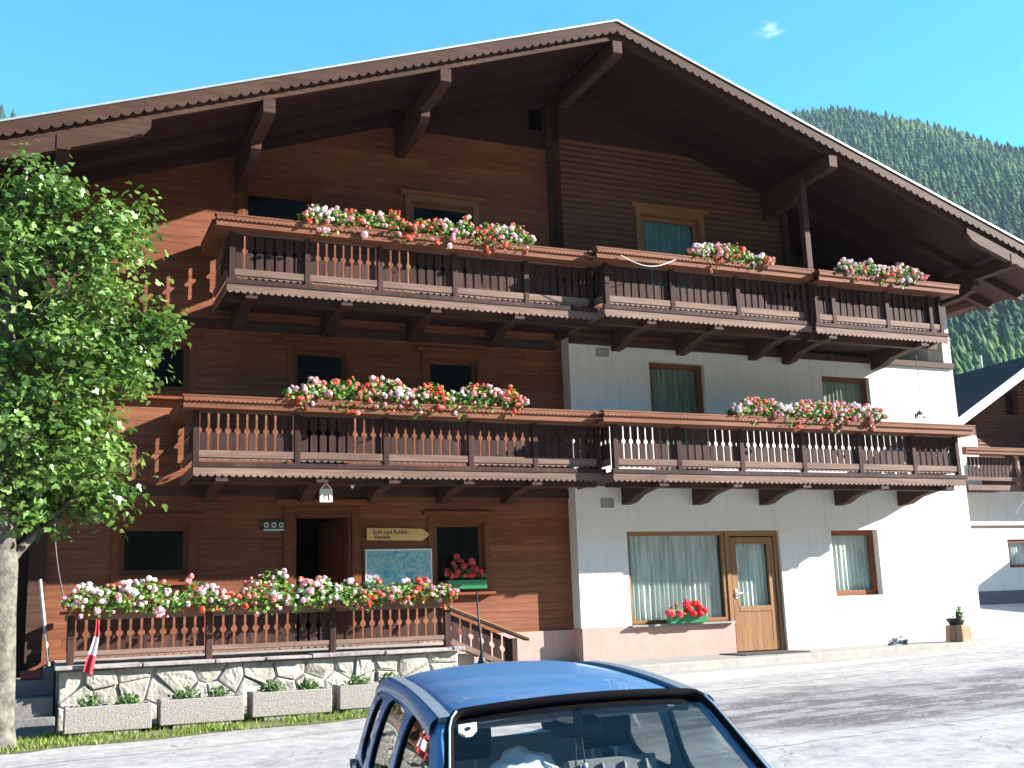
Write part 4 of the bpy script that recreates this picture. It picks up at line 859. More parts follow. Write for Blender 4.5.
for zz, sc_ in ((.42, 1.06), (.48, 1.0), (.70, .97), (.74, .93)):
    prof.append([(16.95+sc_*(.25+.02*math.sin(k*2.1)+.012*math.cos(k*5))*math.cos(2*math.pi*k/n), -.85+sc_*(.23+.02*math.sin(k*1.7))*math.sin(2*math.pi*k/n), zz) for k in range(n)])
b.add([p for r_ in prof for p in r_], [(i*n+k, i*n+(k+1) % n, (i+1)*n+(k+1) % n, (i+1)*n+k) for i in range(3) for k in range(n)]+[tuple(3*n+k for k in range(n))])
b.build('stump', wood('stump_wood', (.22, .12, .07), (.36, .22, .14), (.50, .34, .23), axis='X', along='Z', pitch=.09, gap=.12, bump=.9), s_)
s_ = thing('potted_plant', 'black bowl with a small green plant on the tree stump', 'potted plant', (16.92, -.85, .74))
MB().lathe([(.001, 0), (.12, 0), (.20, .13), (.185, .13), (.12, .03), (.001, .10)], (16.92, -.85, .741), 16).build('bowl', BLACK, s_, smooth=True)
rn = np.random.default_rng(77); n = 170; d = rn.normal(size=(n, 3)); d[:, 2] = abs(d[:, 2])+.3; d /= np.linalg.norm(d, axis=1)[:, None]
Lp = np.array([17.02, -.85, .86])+d*rn.uniform(.1, 1, (n, 1))*np.array([.11, .11, .26]); V, F = scatter(LEAFT, LEAFF, Lp, frame_mats(rn.normal(size=(n, 3)), rn), rn.uniform(.04, .075, (n, 1))); np_mesh('leaves', V, F, PLANTG, np.repeat(rn.uniform(.1, .8, n), 4), parent=s_)
for i, (sx, a, lb) in enumerate(((15.35, .5, 'dark slipper on the pavement, the one further from the stump'), (15.68, .9, 'dark slipper on the pavement, the one nearer the stump'))):
    b = MB(); ring = [(-.13, .035), (-.08, .045), (.02, .04), (.10, .05), (.15, .025), (.15, -.02), (.10, -.045), (.02, -.035), (-.08, -.045), (-.13, -.03)]
    ca, sa = math.cos(a), math.sin(a); fn = lambda u, v, sx=sx, ca=ca, sa=sa: (sx+u*ca-v*sa, -.75+u*sa+v*ca, .422)
    b.prism(ring, fn, (0, 0, .025)); up = [p for p in ring if p[0] > 0]; b.add([Vector(fn(*p))+Vector((0, 0, .025)) for p in up]+[Vector(fn(.02, 0))+Vector((0, 0, .075)), Vector(fn(.1, 0))+Vector((0, 0, .065))], [(0, 1, 7, 6), (1, 2, 7), (2, 3, 7), (3, 4, 7), (4, 5, 6, 7)])
    tag(b.build('slipper', mat('slipper_fabric', (.06, .06, .08), .9, nscale=20, nvar=.2), loc=(sx, -.75, .42)), lb, 'slipper', 'slippers on the pavement')
# left corner: pole, tub, rolled pennant
s_ = tag(MB().tube([(.36, -1.05, .82), (.20, -.98, 2.0)], .022, 8).build('pole', mat('pale_pole', (.62, .52, .46), .6, nscale=8, nvar=.15), loc=(.36, -1.05, .82)), 'pale wooden pole leaning at the house corner by the tree', 'pole')
b = MB().prism([(.02, .665), (.26, .665), (.28, .78), (.0, .78)], XZ(-1.35), (0, .25, 0)); tag(b.build('plastic_tub', mat('dull_red_plastic', (.22, .05, .04), .6, nscale=8, nvar=.2), bevel=.01, loc=(.14, -1.3, .665)), 'dull red plastic tub on the concrete steps', 'tub')
s_ = thing('pennant', 'furled red, white and red pennant hanging on the terrace railing by the tree', 'flag', (.80, -2.1, 1.4))
def cloth(u, v, yb=-2.16): return None
REDC = mat('red_cloth', (.42, .035, .05), .8, nscale=10, nvar=.2); WHC = mat('white_cloth', (.62, .60, .66), .8, nscale=10, nvar=.1)
b = MB(); nn = 12; cols = []
for j in range(10):
    t_ = j/9; z = 1.43-.66*t_; wdt = .018+.042*t_; cx = .90-.07*t_+.02*math.sin(t_*5)
    for i in range(nn+1):
        u = i/nn; b.v.append((cx-wdt+2*wdt*u, -2.19-.03*t_-.022*math.sin(u*9+t_*2)*(.3+t_), z-.05*u*t_))
for j in range(9):
    for i in range(nn): b.f.append((j*(nn+1)+i, j*(nn+1)+i+1, (j+1)*(nn+1)+i+1, (j+1)*(nn+1)+i)); b.mi.append(1 if 3 <= j < 6 else 0)
o = b.build('cloth', [REDC, WHC], s_, smooth=True); MB().tube([(.93, -2.15, 1.47), (.88, -2.15, .80)], .012, 6).build('stick', FRAMEW, s_)
# cable from the lower balcony corner to the terrace
pts = []
for i in range(22):
    t_ = i/21; p = Vector((2.05, -1.0, 4.1)).lerp(Vector((.35, -.9, 3.0)), t_); p.z -= .5*math.sin(math.pi*t_)*.6; pts.append(p)
for i in range(1, 10): t_ = i/9; pts.append(Vector((.35+.25*t_*t_, -.9-.5*t_, 3.0-1.6*t_)))
tag(MB().tube(pts, .009, 5).build('cable', BLACK, loc=(1.2, -1, 3.0)), 'thin dark cable looping from the balcony corner down behind the tree', 'cable')
# string of light cable on upper right rail
pts = [(9.2+1.1*t_, -1.93, ZU+.86-.16*math.sin(math.pi*t_)+.03*t_) for t_ in [i/12 for i in range(13)]]
tag(MB().tube(pts, .008, 5).build('light_cable', WHITEP, loc=(9.7, -1.93, ZU+.8)), 'thin white cable sagging from the upper balcony rail above the house corner', 'cable')

# ------------------------------------------------------------------ neighbouring house at right
NB = thing('neighbour_house', 'white and brown timber neighbour house with pale verge boards at the right edge', 'house', (29.5, 8, .9))
NY = 8.0; NX0, NX1, NRX, NRZ, NSL = 25.9, 32.7, 29.35, 8.75, .57
ntop = lambda x: NRZ-NSL*abs(x-NRX)
NW1 = (28.1, 29.15, 2.05, 2.92)
MB().prism([(NX0, .4), (NX1, .4), (NX1, 4.42), (NX0, 4.42)], XZ(NY), (0, .3, 0), [rect(*NW1)]).box((NX0, NY+.3, .4), (NX0+.3, 18, ntop(NX0)-.3)).box((NX1-.3, NY+.3, .4), (NX1, 18, ntop(NX1)-.3)).box((NX0, NY, 4.42), (27.35, NY+.3, 6.4)).build('plaster_wall', PLAST, NB)
MB().box((NX0, NY-.02, .4), (NX1, NY-.001, 1.36)).build('socle', GREYSOC, NB)
MB().prism([(27.35, 4.425), (NX1, 4.425), (NX1, ntop(NX1)-.3), (NRX, NRZ-.3), (27.35, ntop(27.35)-.3)], XZ(NY+.002), (0, .25, 0), [[(28.75, 6.9), (29.35, 6.9), (29.35, 7.75), (28.75, 7.75)]]).build('timber_wall', SLATW, NB)
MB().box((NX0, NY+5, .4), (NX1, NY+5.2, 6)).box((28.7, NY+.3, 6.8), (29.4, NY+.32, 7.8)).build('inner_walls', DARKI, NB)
MB().box((26.1, NY-.04, 3.30), (NX1, NY-.001, 3.36)).build('trim_board', BEAMW, NB)
o = frame_bars(MB(), 28.104, 29.146, 2.054, 2.916, NY+.06, NY+.12, .09).build('window', FRAMEW, NB); MB().box((28.19, NY+.08, 2.14), (29.06, NY+.09, 2.83)).build('pane', GLASSC, o); curtain(28.2, 29.05, 2.1, 2.88, NY+.2, CURT, o)
e0, e1 = 24.95, 33.75; YN = 6.5
ro = MB().prism([(e0, ntop(e0)), (NRX, NRZ), (e1, ntop(e1)), (e1, ntop(e1)-.2), (NRX, NRZ-.2), (e0, ntop(e0)-.2)], XZ(YN+.04), (0, 13, 0)).build('roof', ROOFD, NB)
MB().prism([(e0-.03, ntop(e0-.03)+.06), (NRX, NRZ+.06), (e1+.03, ntop(e1+.03)+.06), (e1+.03, ntop(e1)-.24), (NRX, NRZ-.24), (e0-.03, ntop(e0)-.24)], XZ(YN), (0, .035, 0)).build('bargeboard', WHITEP, ro)
for yy in (7.2, 8.3, 9.5, 10.8): MB().tube([(NRX-.25, yy, NRZ-.05), (NRX-.25, yy, NRZ+.11)], .035, 6).build('snow_guard', GALV, ro)
MB().tube([(NRX-.05, 9.3, NRZ), (NRX-.05, 9.3, NRZ+.42)], .045, 8).build('vent_pipe', GALV, ro)
# its balconies
def nbalc(lbl, x0, x1, yf, zf, tray, m):
    fl = MB().box((x0, yf, zf-.10), (x1, NY-.001, zf)); O = fl.build('balcony', DARKW, NB, label=lbl)
    scallop_board(x0, x1, zf-.0, .17, .12, .045, yf-.03, .03).build('fascia', PALEW, O); b = MB(); baluster_bay(b, x0+.1, x1-.1, zf+.25, zf+.85, XZ(yf), (0, .03, 0)); b.build('baluster_panel', m, O)
    MB().box((x0, yf-.04, zf+.13), (x1, yf-.002, zf+.24)).build('bottom_rail', PALEW, O); MB().box((x1-.1, yf-.06, zf-.05), (x1, yf+.06, zf+.95)).build('balustrade_post', PALEW, O)
    t = MB().box((x0-.2, yf-.28, zf+.9), (x1+tray, yf, zf+1.07)).box((x0-.25, yf-.32, zf+1.07), (x1+tray+.05, yf+.06, zf+1.1)); sb = scallop_board(x0-.2, x1+tray, zf+1.07, .08, .09, .03, yf-.31, .025); t.add(sb.v, sb.f); t.build('handrail_tray', TRAYW, O)
nbalc('lower left balcony', 25.6, 27.75, 6.9, 4.48, .28, DARKW)
b = MB().box((28.15, 6.95, 4.97), (33, NY-.01, 5.1)); O = b.build('balcony', BEAMW, NB, label='solid orange brown boarded balcony')
pts = [(28.2, 5.05), (33, 5.05), (33, 6.28), (28.8, 6.28), (28.5, 6.18), (28.2, 5.95)]
hs = [[(x+.045*math.cos(t), 5.62+.11*math.sin(t)) for t in [math.pi*k/4 for k in range(8)]] for x in (28.62, 28.84, 29.06, 29.28, 30.2, 30.42, 30.64)]
MB().prism(pts, XZ(6.9), (0, .05, 0), hs).build('boarded_parapet', TRAYW, O)
MB().box((28.2, 6.95, 4.6), (33, 7.1, 4.97)).build('floor_beam', FRAMEL, O)
# unseen lean-to added at the right to shade the foot of the wall
MB().prism([(NY-.001, .3), (NY-.001, 3.72), (1.5, 3.45), (1.5, .3)], YZ(31.1), (2.6, 0, 0)).build('shade_annex', PLAST, NB)
flower_box('small pale flowers on the boarded balcony of the neighbour house', 28.75, 29.7, 6.84, 6.2, h=.22, hang=.1, dens=22, seed=21, size=.09, palette='pale')
s_ = thing('furled_parasol', 'furled blue parasol standing on the neighbour house side', 'parasol', (28.0, 6.75, 3.6))
b = MB().lathe([(.002, 1.72), (.05, 1.6), (.09, 1.3), (.14, .95), (.15, .9), (.002, .92)], (27.9, 6.7, 3.45), 10); b.build('canopy', mat('blue_canvas', (.10, .22, .42), .8, nscale=8, nvar=.2), s_, smooth=True)
MB().tube([(27.9, 6.7, 4.4), (27.9, 6.7, 3.5)], .02, 6).tube([(27.9, 6.7, 4.35), (27.2, 6.7, 3.62)], .012, 6).build('pole', GALV, s_)

# ------------------------------------------------------------------ tree at the left
TR = thing('maple_tree', 'leafy green tree with pale grey trunk before the timber facade at the left edge', 'tree', (-.27, -2.95, 0))
BARK = mat('pale_grey_bark', (.05, .046, .038), .9, .1, nscale=7, col2=(.21, .195, .165), bump=1.0, bscale=18)
rg = random.Random(21)
wood_b = MB()
def limb(p0, p1, r0, r1, n=7, wob=.08, sag=0.0):
    p0 = Vector(p0); p1 = Vector(p1); L = (p1-p0).length; pts = []; rs = []
    o1 = Vector((rg.uniform(-1, 1), rg.uniform(-1, 1), rg.uniform(-.3, .3)))*wob*L; o2 = Vector((rg.uniform(-1, 1), rg.uniform(-1, 1), rg.uniform(-.3, .3)))*wob*L
    for i in range(n+1):
        t = i/n; pts.append(p0.lerp(p1, t)+o1*math.sin(math.pi*t)+o2*math.sin(2*math.pi*t)*.5+Vector((0, 0, sag*math.sin(math.pi*t)))); rs.append(r0+(r1-r0)*t)
    wood_b.tube(pts, rs, 8); return pts
tb = MB(); tp_ = [(-.27, -2.95, -.1), (-.27, -2.95, .0), (-.26, -2.94, .25), (-.25, -2.93, .8), (-.27, -2.93, 1.5), (-.27, -2.95, 2.1), (-.32, -2.97, 2.8), (-.36, -2.95, 3.8), (-.33, -2.95, 5.0), (-.3, -2.95, 6.2), (-.22, -2.95, 7.2)]
tb.tube(tp_, [.33, .29, .235, .215, .205, .20, .165, .125, .09, .055, .02], 14); tb.build('trunk', BARK, TR, smooth=True)
trunk = [Vector(p) for p in tp_]
def at_z(z):
    for a, c_ in zip(trunk, trunk[1:]):
        if a.z <= z <= c_.z: return a.lerp(c_, (z-a.z)/(c_.z-a.z))
    return trunk[-1]
nodes = [at_z(z) for z in np.linspace(2.6, 7.1, 12)]
for (z, tgt, r) in [(2.0, (.30, -2.95, 2.68), .085), (2.6, (-1.9, -2.4, 4.2), .07), (2.9, (.9, -3.1, 4.6), .06), (3.2, (-1.0, -3.9, 4.8), .05), (3.4, (.1, -2.2, 4.9), .05), (3.7, (1.25, -2.8, 5.0), .045), (4.1, (-1.7, -3.2, 6.0), .05), (4.4, (.75, -3.1, 6.3), .04), (4.8, (1.15, -2.7, 6.6), .035), (5.0, (-.9, -2.6, 7.0), .04), (5.3, (.1, -3.2, 7.2), .03)]:
    pts = limb(at_z(z), tgt, r, r*.35); nodes += pts[2:]
    if z == 2.0: nodes += limb(tgt, (1.0, -2.9, 3.5), r*.6, .015)[1:]
# the crown: leaf clumps fill a union of lobes
lobes = [(-.45, 5.4, .95, 1.5), (.15, 4.35, 1.0, 1.1), (.75, 4.9, .75, .75), (.35, 5.9, .85, .75), (-.2, 3.5, .95, .75), (.55, 3.55, .6, .6), (-.1, 6.7, .45, .65), (-1.3, 4.6, 1.1, 1.5), (-1.0, 6.4, .8, .9), (.05, 2.95, .55, .35), (.95, 6.35, .28, .42), (1.35, 5.15, .36, .22), (.78, 3.0, .28, .28)]
clumps = []
tries = 0
while len(clumps) < 255 and tries < 60000:
    tries += 1; L = rg.choice(lobes+lobes[:6]); th = rg.uniform(0, 6.283); ph = math.acos(rg.uniform(-1, 1)); rr = rg.uniform(.25, 1)**.5
    ry = min(L[2], 1.0)*1.0
    p = Vector((L[0]+L[2]*rr*math.sin(ph)*math.cos(th), -2.95+ry*rr*math.sin(ph)*math.sin(th), L[1]+L[3]*rr*math.cos(ph)))
    if all((p-q).length > .20 for q in clumps): clumps.append(p)
for p in [(1.68, -2.9, 5.2), (1.52, -2.85, 5.36), (1.18, -2.9, 6.72), (.12, -2.95, 7.12), (.20, -2.95, 6.92), (-.25, -2.9, 7.42), (1.05, -2.9, 2.9), (1.15, -2.9, 6.95), (.6, -2.9, 6.75)]: clumps.append(Vector(p))
lp = []; ln = []; rn = np.random.default_rng(9)
for q in clumps:
    near = min(nodes, key=lambda a: (a-q).length+max(0, a.z-q.z)*.8); d = (q-near)
    if d.length > .05: limb(near, q, min(.016, .006+.007*d.length), .003, 5, .07); nodes.append(near.lerp(q, .75))
    d.normalize(); nl = rg.randint(48, 78); sp_ = rg.uniform(.12, .19)
    off = rn.normal(size=(nl, 3))*np.array([sp_, sp_, sp_*.75])
    pos = np.array(q)+off-np.array(d)*rn.uniform(0, .12, (nl, 1)); lp.append(pos)
    ln.append(np.array([0, 0, .75])+off/sp_*.35+rn.normal(size=(nl, 3))*.42)
wood_b.build('limb', BARK, TR, smooth=True)
lp = np.concatenate(lp); ln = np.concatenate(ln); n = len(lp)
# a lobed leaf folded along the midrib and drooping at its tip
LT = np.array([(0, 0, 0), (.30, .02, .07), (.52, .40, .05), (.25, .52, .06), (.22, .85, .0), (0, 1.05, -.10), (-.22, .85, .0), (-.25, .52, .06), (-.52, .40, .05), (-.30, .02, .07), (0, .5, -.02)])
LF = np.array([(10, i, i+1) for i in range(0, 9)]+[(10, 9, 0)])
V, F = scatter(LT, LF, lp, frame_mats(ln, rn), rn.uniform(.05, .12, (n, 1)))
LEAF = tinted('maple_leaf', [(.04, .095, .016), (.085, .17, .03), (.15, .26, .055), (.27, .39, .12)], rough=.30, trans=.25, spec=.6)
cl = np.array([noise.noise(Vector((p[0]*1.3, p[1]*1.3, p[2]*1.3))) for p in lp])
np_mesh('crown', V, F, LEAF, np.repeat(np.clip(.45+cl*.6+rn.normal(0, .2, n), 0, 1), len(LF)), parent=TR)

# ------------------------------------------------------------------ blue car in the foreground
CX, CY = 2.336, -13.07; cg = g(CX, CY)
CAR = thing('parked_car', 'small blue hatchback car parked in the street, roof and windscreen towards the camera', 'car', (CX, CY, cg), math.atan2(-.985, -.174), local=True)
CAR.rotation_euler = (R(1.7), R(2.2), math.atan2(-.985, -.174))
BLUE = mat('blue_car_paint', (.085, .235, .45), .38, .5, metal=.1, nscale=2, nvar=.03, coat=.35)
RUB = mat('black_rubber', (.006, .006, .007), .85, .06, nscale=20, nvar=.15); TRIM = mat('grey_roof_trim', (.16, .19, .22), .55, .3, nscale=30, nvar=.1)
SEAT = mat('grey_seat_fabric', (.12, .125, .14), .85, .15, nscale=25, nvar=.25); SEATL = mat('light_grey_vinyl', (.30, .31, .34), .6, .3, nscale=25, nvar=.15)
CARG = glass_mat('car_glass', (.985, .99, .985), .30); CARGD = glass_mat('car_side_glass', (.75, .8, .78), .8)
roofz = lambda x: 1.445-.030*((x+.55)/.9)**2 if x > -1.2 else 1.445-.030*((x+.55)/.9)**2-.10*((x+1.2)/.6)**2
def side_y(z): # tumblehome: leans in and rounds over near the roof
    t = max(0, (z-.88)/.56); return .785-.15*t-.055*t**5
RHW = .575
# roof skin
b = MB(); nx, ny = 26, 16
for i in range(nx+1):
    x = .40-2.14*i/nx
    for j in range(ny+1):
        v = -1+2*j/ny; yy = RHW*v; b.v.append((x+(.05*(1-v*v) if i == 0 else .03*(1-v*v)*max(0, 1-i/4)), yy, roofz(x)+.035*(1-v*v)-.035*abs(v)**6))
b.f = [(i*(ny+1)+j, (i+1)*(ny+1)+j, (i+1)*(ny+1)+j+1, i*(ny+1)+j+1) for i in range(nx) for j in range(ny)]; b.mi = [0]*len(b.f)
ro = b.build('roof', BLUE, CAR, smooth=True); m_ = ro.modifiers.new('thick', 'SOLIDIFY'); m_.thickness = .03; m_.offset = -1
# side frames with window openings
arc = [(x, roofz(x)-.005) for x in [.40-.1*k for k in range(0, 20)]]
side_out = [(1.22, .90)]+[(1.22+(.40-1.22)*t, .90+(roofz(.40)-.005-.90)*(t**.93)) for t in [k/8 for k in range(1, 8)]]+arc+[(-1.60, 1.30), (-1.72, 1.20), (-1.80, 1.05), (-1.84, .90)]
side_out += [(x, .90) for x in np.linspace(-1.6, 1.1, 22)]
def rnd(pts, it=2):
    for _ in range(it):
        q = []
        for i in range(len(pts)):
            a, c_ = pts[i], pts[(i+1) % len(pts)]; q += [(a[0]*.75+c_[0]*.25, a[1]*.75+c_[1]*.25), (a[0]*.25+c_[0]*.75, a[1]*.25+c_[1]*.75)]
        pts = q
    return pts
w1 = rnd([(.96, .94), (.50, 1.27), (.38, 1.34), (.10, 1.365), (-.12, 1.365), (-.20, 1.33), (-.25, .93), (.3, .925)])
w2 = rnd([(-.36, .93), (-.32, 1.30), (-.36, 1.35), (-.62, 1.36), (-.88, 1.35), (-.98, 1.28), (-1.10, .94), (-.7, .925)])
w3 = rnd([(-1.22, .95), (-1.10, 1.26), (-1.12, 1.32), (-1.28, 1.315), (-1.45, 1.26), (-1.58, 1.08), (-1.62, .97), (-1.4, .945)])
def densify(poly, d=.06):
    out = []
    for i in range(len(poly)):
        a, c_ = poly[i], poly[(i+1) % len(poly)]; L = math.hypot(a[0]-c_[0], a[1]-c_[1]); n = max(1, int(L/d))
        for k in range(n): t = k/n; out.append((a[0]+(c_[0]-a[0])*t, a[1]+(c_[1]-a[1])*t))
    return out
for sg, nm in ((1, 'left'), (-1, 'right')):
    fn = lambda u, v, sg=sg: (u, sg*(side_y(v)-.10*max(0, (u-.2))*max(0, .0+(v-.85))-.05*max(0, -u-1.2)), v)
    MB().prism(densify(side_out, .10), fn, (0, -sg*.035, 0), [w1, w2, w3]).build('side_frame', BLUE, CAR, smooth=False)
    for wdw in (w1, w2, w3):
        cx = sum(p[0] for p in wdw)/len(wdw); cz = sum(p[1] for p in wdw)/len(wdw)
        big = [(cx+(p[0]-cx)*1.02, cz+(p[1]-cz)*1.02) for p in wdw]; sm = [(cx+(p[0]-cx)*.93, cz+(p[1]-cz)*.95) for p in wdw]
        fn2 = lambda u, v, f=fn, sg=sg: (f(u, v)[0], f(u, v)[1]-sg*.008, f(u, v)[2]); o = MB().prism(big, fn2, (0, -sg*.02, 0), [sm]).build('window_seal', RUB, CAR)
        fn3 = lambda u, v, f=fn, sg=sg: (f(u, v)[0], f(u, v)[1]-sg*.018, f(u, v)[2]); MB().prism([(cx+(p[0]-cx)*.94, cz+(p[1]-cz)*.96) for p in wdw], fn3, (0, -sg*.004, 0)).build('side_window', CARGD, o)
    # ribbed grey roof channel over the join of roof and side
    pts = [(x, sg*(RHW+.0), roofz(x)-.008) for x in [.44-.09*k for k in range(0, 24)]]; b = MB()
    for (p, q) in zip(pts, pts[1:]): b.beam(p, q, .055, .02)
    b.build('roof_trim', TRIM, CAR)
    # rounded cant rail between channel and side
    b = MB(); xs2 = [.42-.09*k for k in range(0, 23)]; m = 7
    for x in xs2:
        zt = roofz(x); y0_, z0_ = RHW+.03, zt-.002; y1_, z1_ = side_y(zt-.075)+.004-.05*max(0, -x-1.2), zt-.075
        for k in range(m):
            t = k/(m-1); b.v.append((x, sg*(y0_+(y1_-y0_)*math.sin(t*math.pi/2)), z0_+(z1_-z0_)*(1-math.cos(t*math.pi/2))))
    b.f = [(i*m+k, (i+1)*m+k, (i+1)*m+k+1, i*m+k+1) for i in range(len(xs2)-1) for k in range(m-1)]; b.mi = [0]*len(b.f); b.build('cant_rail', BLUE, CAR, smooth=True)
    # outer rear-view mirror
    b = MB().lathe([(.001, -.07), (.06, -.06), (.085, 0), (.06, .06), (.001, .07)], (0, 0, 0), 12); b.v = [(.92+p[0]*.8, sg*.93+p[1]*1.3, .97+p[2]*1.1) for p in b.v]; b.beam((.90, sg*.78, .93), (.92, sg*.87, .95), .05, .04); b.build('wing_mirror', BLUE, CAR, smooth=True)
# lower body: skin from belt line down, open above the cabin
st_x = [2.02, 1.98, 1.80, 1.5, 1.2, .9, .5, 0, -.5, -1.0, -1.4, -1.7, -1.88, -1.95]
hw = [.50, .66, .76, .80, .815, .82, .825, .825, .825, .825, .82, .79, .73, .62]; tz = [.55, .66, .76, .84, .91, .92, .92, .92, .92, .92, .92, .92, .90, .80]
b = MB(); prof_n = 9
for i, x in enumerate(st_x):
    w_, t_ = hw[i], tz[i]; pr = [(w_*.985-.02, t_), (w_*.99, t_-.03), (w_, t_-.12), (w_*1.005, .58), (w_, .48), (w_*.99, .36), (w_*.96, .26), (w_*.85, .22), (0, .20)]
    for sg in (1, -1):
        for (yy, zz) in (pr if sg == 1 else list(reversed(pr))[1:]): b.v.append((x, sg*yy, zz))
row = 2*prof_n-1
b.f = [(i*row+k, (i+1)*row+k, (i+1)*row+k+1, i*row+k+1) for i in range(len(st_x)-1) for k in range(row-1)]+[tuple(k for k in range(row)), tuple((len(st_x)-1)*row+k for k in reversed(range(row)))]; b.mi = [0]*len(b.f)
body = b.build('body', BLUE, CAR, smooth=True)
b = MB(); hx = [2.02, 1.98, 1.80, 1.5, 1.2]
for i, x in enumerate(hx):
    for j in range(13):
        v = -1+j/6; b.v.append((x, (hw[i]*.985-.02)*v, tz[i]+.045*(1-v*v)))
b.f = [(i*13+j, (i+1)*13+j, (i+1)*13+j+1, i*13+j+1) for i in range(4) for j in range(12)]; b.mi = [0]*len(b.f); b.build('bonnet', BLUE, CAR, smooth=True)
MB().box((1.05, -.72, .86), (1.24, .72, .915)).build('scuttle', RUB, CAR)
# dark cabin tub
MB().box((-1.85, -.76, .24), (1.1, .76, .30)).box((-1.88, -.78, .30), (-1.80, .78, .90)).box((.98, -.76, .30), (1.06, .76, .84)).box((-1.8, .74, .30), (1.0, .775, .90)).box((-1.8, -.775, .30), (1.0, -.74, .90)).build('cabin_lining', SEAT, CAR)
b = MB(); b.prism([(.55, .60), (1.06, .60), (1.06, .90), (.80, .93), (.60, .86)], lambda u, v: (u, -.72, v), (0, 1.44, 0)); b.build('dashboard', BLACK, CAR, bevel=.02)
MB().box((-1.80, -.70, .86), (-1.35, .70, .89)).build('parcel_shelf', SEAT, CAR)
# tailgate with rear window
tgx = lambda z: -1.74-(1.40-z)*.20 if z > .9 else -1.84
tg = lambda u, v: (tgx(v)-.10*(1-(u/.75)**2)*.5, u, v)
to = [(-.73, .88), (.73, .88), (.66, 1.20), (.60, 1.33), (.50, 1.405), (-.50, 1.405), (-.60, 1.33), (-.66, 1.20)]; th = rnd([(-.60, .96), (.60, .96), (.55, 1.30), (.47, 1.355), (-.47, 1.355), (-.55, 1.30)])
sq = lambda L: [(p[0], .88+(p[1]-.88)*.80) for p in L]; to = sq(to); th = sq(th)
o = MB().prism(densify(to, .12), tg, (-.03, 0, 0), [th]).build('tailgate', BLUE, CAR); MB().prism(th, lambda u, v: (tg(u, v)[0]-.012, u, v), (-.004, 0, 0)).build('rear_window', CARG, o)
# windscreen: bowed sheet with black surround
def ws(u, v):  # u -1..1 across, v 0 top..1 foot
    hw_ = .562+(.715-.562)*v; x = .435+(1.17-.435)*v+.075*(1-u*u)*(.55+.45*v); z = roofz(.42)-.002-(roofz(.42)-.925)*max(v, 0)**1.06+.030*(1-u*u)*(1-v)
    return Vector((x, hw_*u, z))
def ws_patch(u0, u1, v0, v1, nu, nv, off, name, m_, parent, lab=None):
    b = MB()
    for j in range(nv+1):
        for i in range(nu+1):
            u = u0+(u1-u0)*i/nu; v = v0+(v1-v0)*j/nv; p = ws(u, v); b.v.append(p+Vector((.55, 0, .8))*off)
    b.f = [(j*(nu+1)+i, j*(nu+1)+i+1, (j+1)*(nu+1)+i+1, (j+1)*(nu+1)+i) for j in range(nv) for i in range(nu)]; b.mi = [0]*len(b.f); return b.build(name, m_, parent, smooth=True)
W = ws_patch(-1, 1, 0, 1, 20, 12, 0.0, 'windscreen', CARG, CAR); sm = W.modifiers.new('thick', 'SOLIDIFY'); sm.thickness = .005
ring = [ws(u, 0) for u in np.linspace(-.93, .93, 21)]; ring = [ws(-1, .05)]+ring+[ws(1, .05)]
b = MB(); path = [ws(-1, v) for v in np.linspace(1, .12, 12)]+[ws(-.985, .05), ws(-.95, .005)]+[ws(u, -.005) for u in np.linspace(-.9, .9, 21)]+[ws(.95, .005), ws(.985, .05)]+[ws(1, v) for v in np.linspace(.12, 1, 12)]
b.tube([p+Vector((.014, 0, .012)) for p in path], .020, 8); b.build('windscreen_seal', RUB, W, smooth=True)
for seg in (path[1:14], path[-13:-1]): MB().tube([p+Vector((.028, 0, .027)) for p in seg], .005, 6).build('seal_highlight', METAL, W, smooth=True)  # pale line laid on as the highlight along the seal
ws_patch(-.97, .97, .012, .055, 20, 2, -.004, 'top_band', RUB, W)
b = MB(); pts2 = [(.0, .06)] ; 
# toll sticker in the upper corner, on the inside of the glass
b = MB(); uu = [(-.93, .075), (-.80, .075), (-.80, .125), (-.835, .155), (-.885, .155), (-.93, .13)]; b.add([ws(u, v)-Vector((.55, 0, .8))*.006 for u, v in uu], [tuple(range(6))]); b.add([ws(u, v)+Vector((.55, 0, .8))*.006 for u, v in uu], [tuple(range(6))]); b.build('sticker', WHITEP, W)
b = MB(); ang_ = [2*math.pi*k/10 for k in range(10)]; b.add([ws(-.865+.022*math.cos(t), .115+.014*math.sin(t))+Vector((.55, 0, .8))*.0075 for t in ang_], [tuple(range(10))]); b.build('sticker_mark', BLACK, W)
# A-pillars and header
for sg in (1, -1):
    pts = [ws(sg*1.0, v)+Vector((-.040, sg*.004, -.020)) for v in np.linspace(-.02, 1, 14)]; MB().tube(pts, [.018]+[.022]*12+[.03], 8).build('windscreen_pillar', BLUE, CAR, smooth=True)
MB().tube([ws(u, 0)+Vector((-.06, 0, -.05)) for u in np.linspace(-.93, .93, 15)], .022, 8).build('header_rail', SEAT, CAR)
# headlining, sun visors, mirror
b = MB()
for i in range(12):
    x = .36-2.0*i/11
    for j in range(9): v = -1+j/4; b.v.append((x, .56*v, roofz(x)-.035+.03*(1-v*v)))
b.f = [(i*9+j, (i+1)*9+j, (i+1)*9+j+1, i*9+j+1) for i in range(11) for j in range(8)]; b.mi = [0]*len(b.f); b.build('headlining', SEATL, CAR, smooth=True)
for sg in (1, -1): MB().beam((.40, sg*.30, roofz(.4)-.055), (.24, sg*.30, roofz(.3)-.050), .40, .02).build('sun_visor', SEATL, CAR, bevel=.008)
MB().box((.42, -.02, 1.30), (.45, .02, 1.40)).box((.40, -.115, 1.275), (.43, .115, 1.335)).build('rear_view_mirror', BLACK, CAR, bevel=.012)
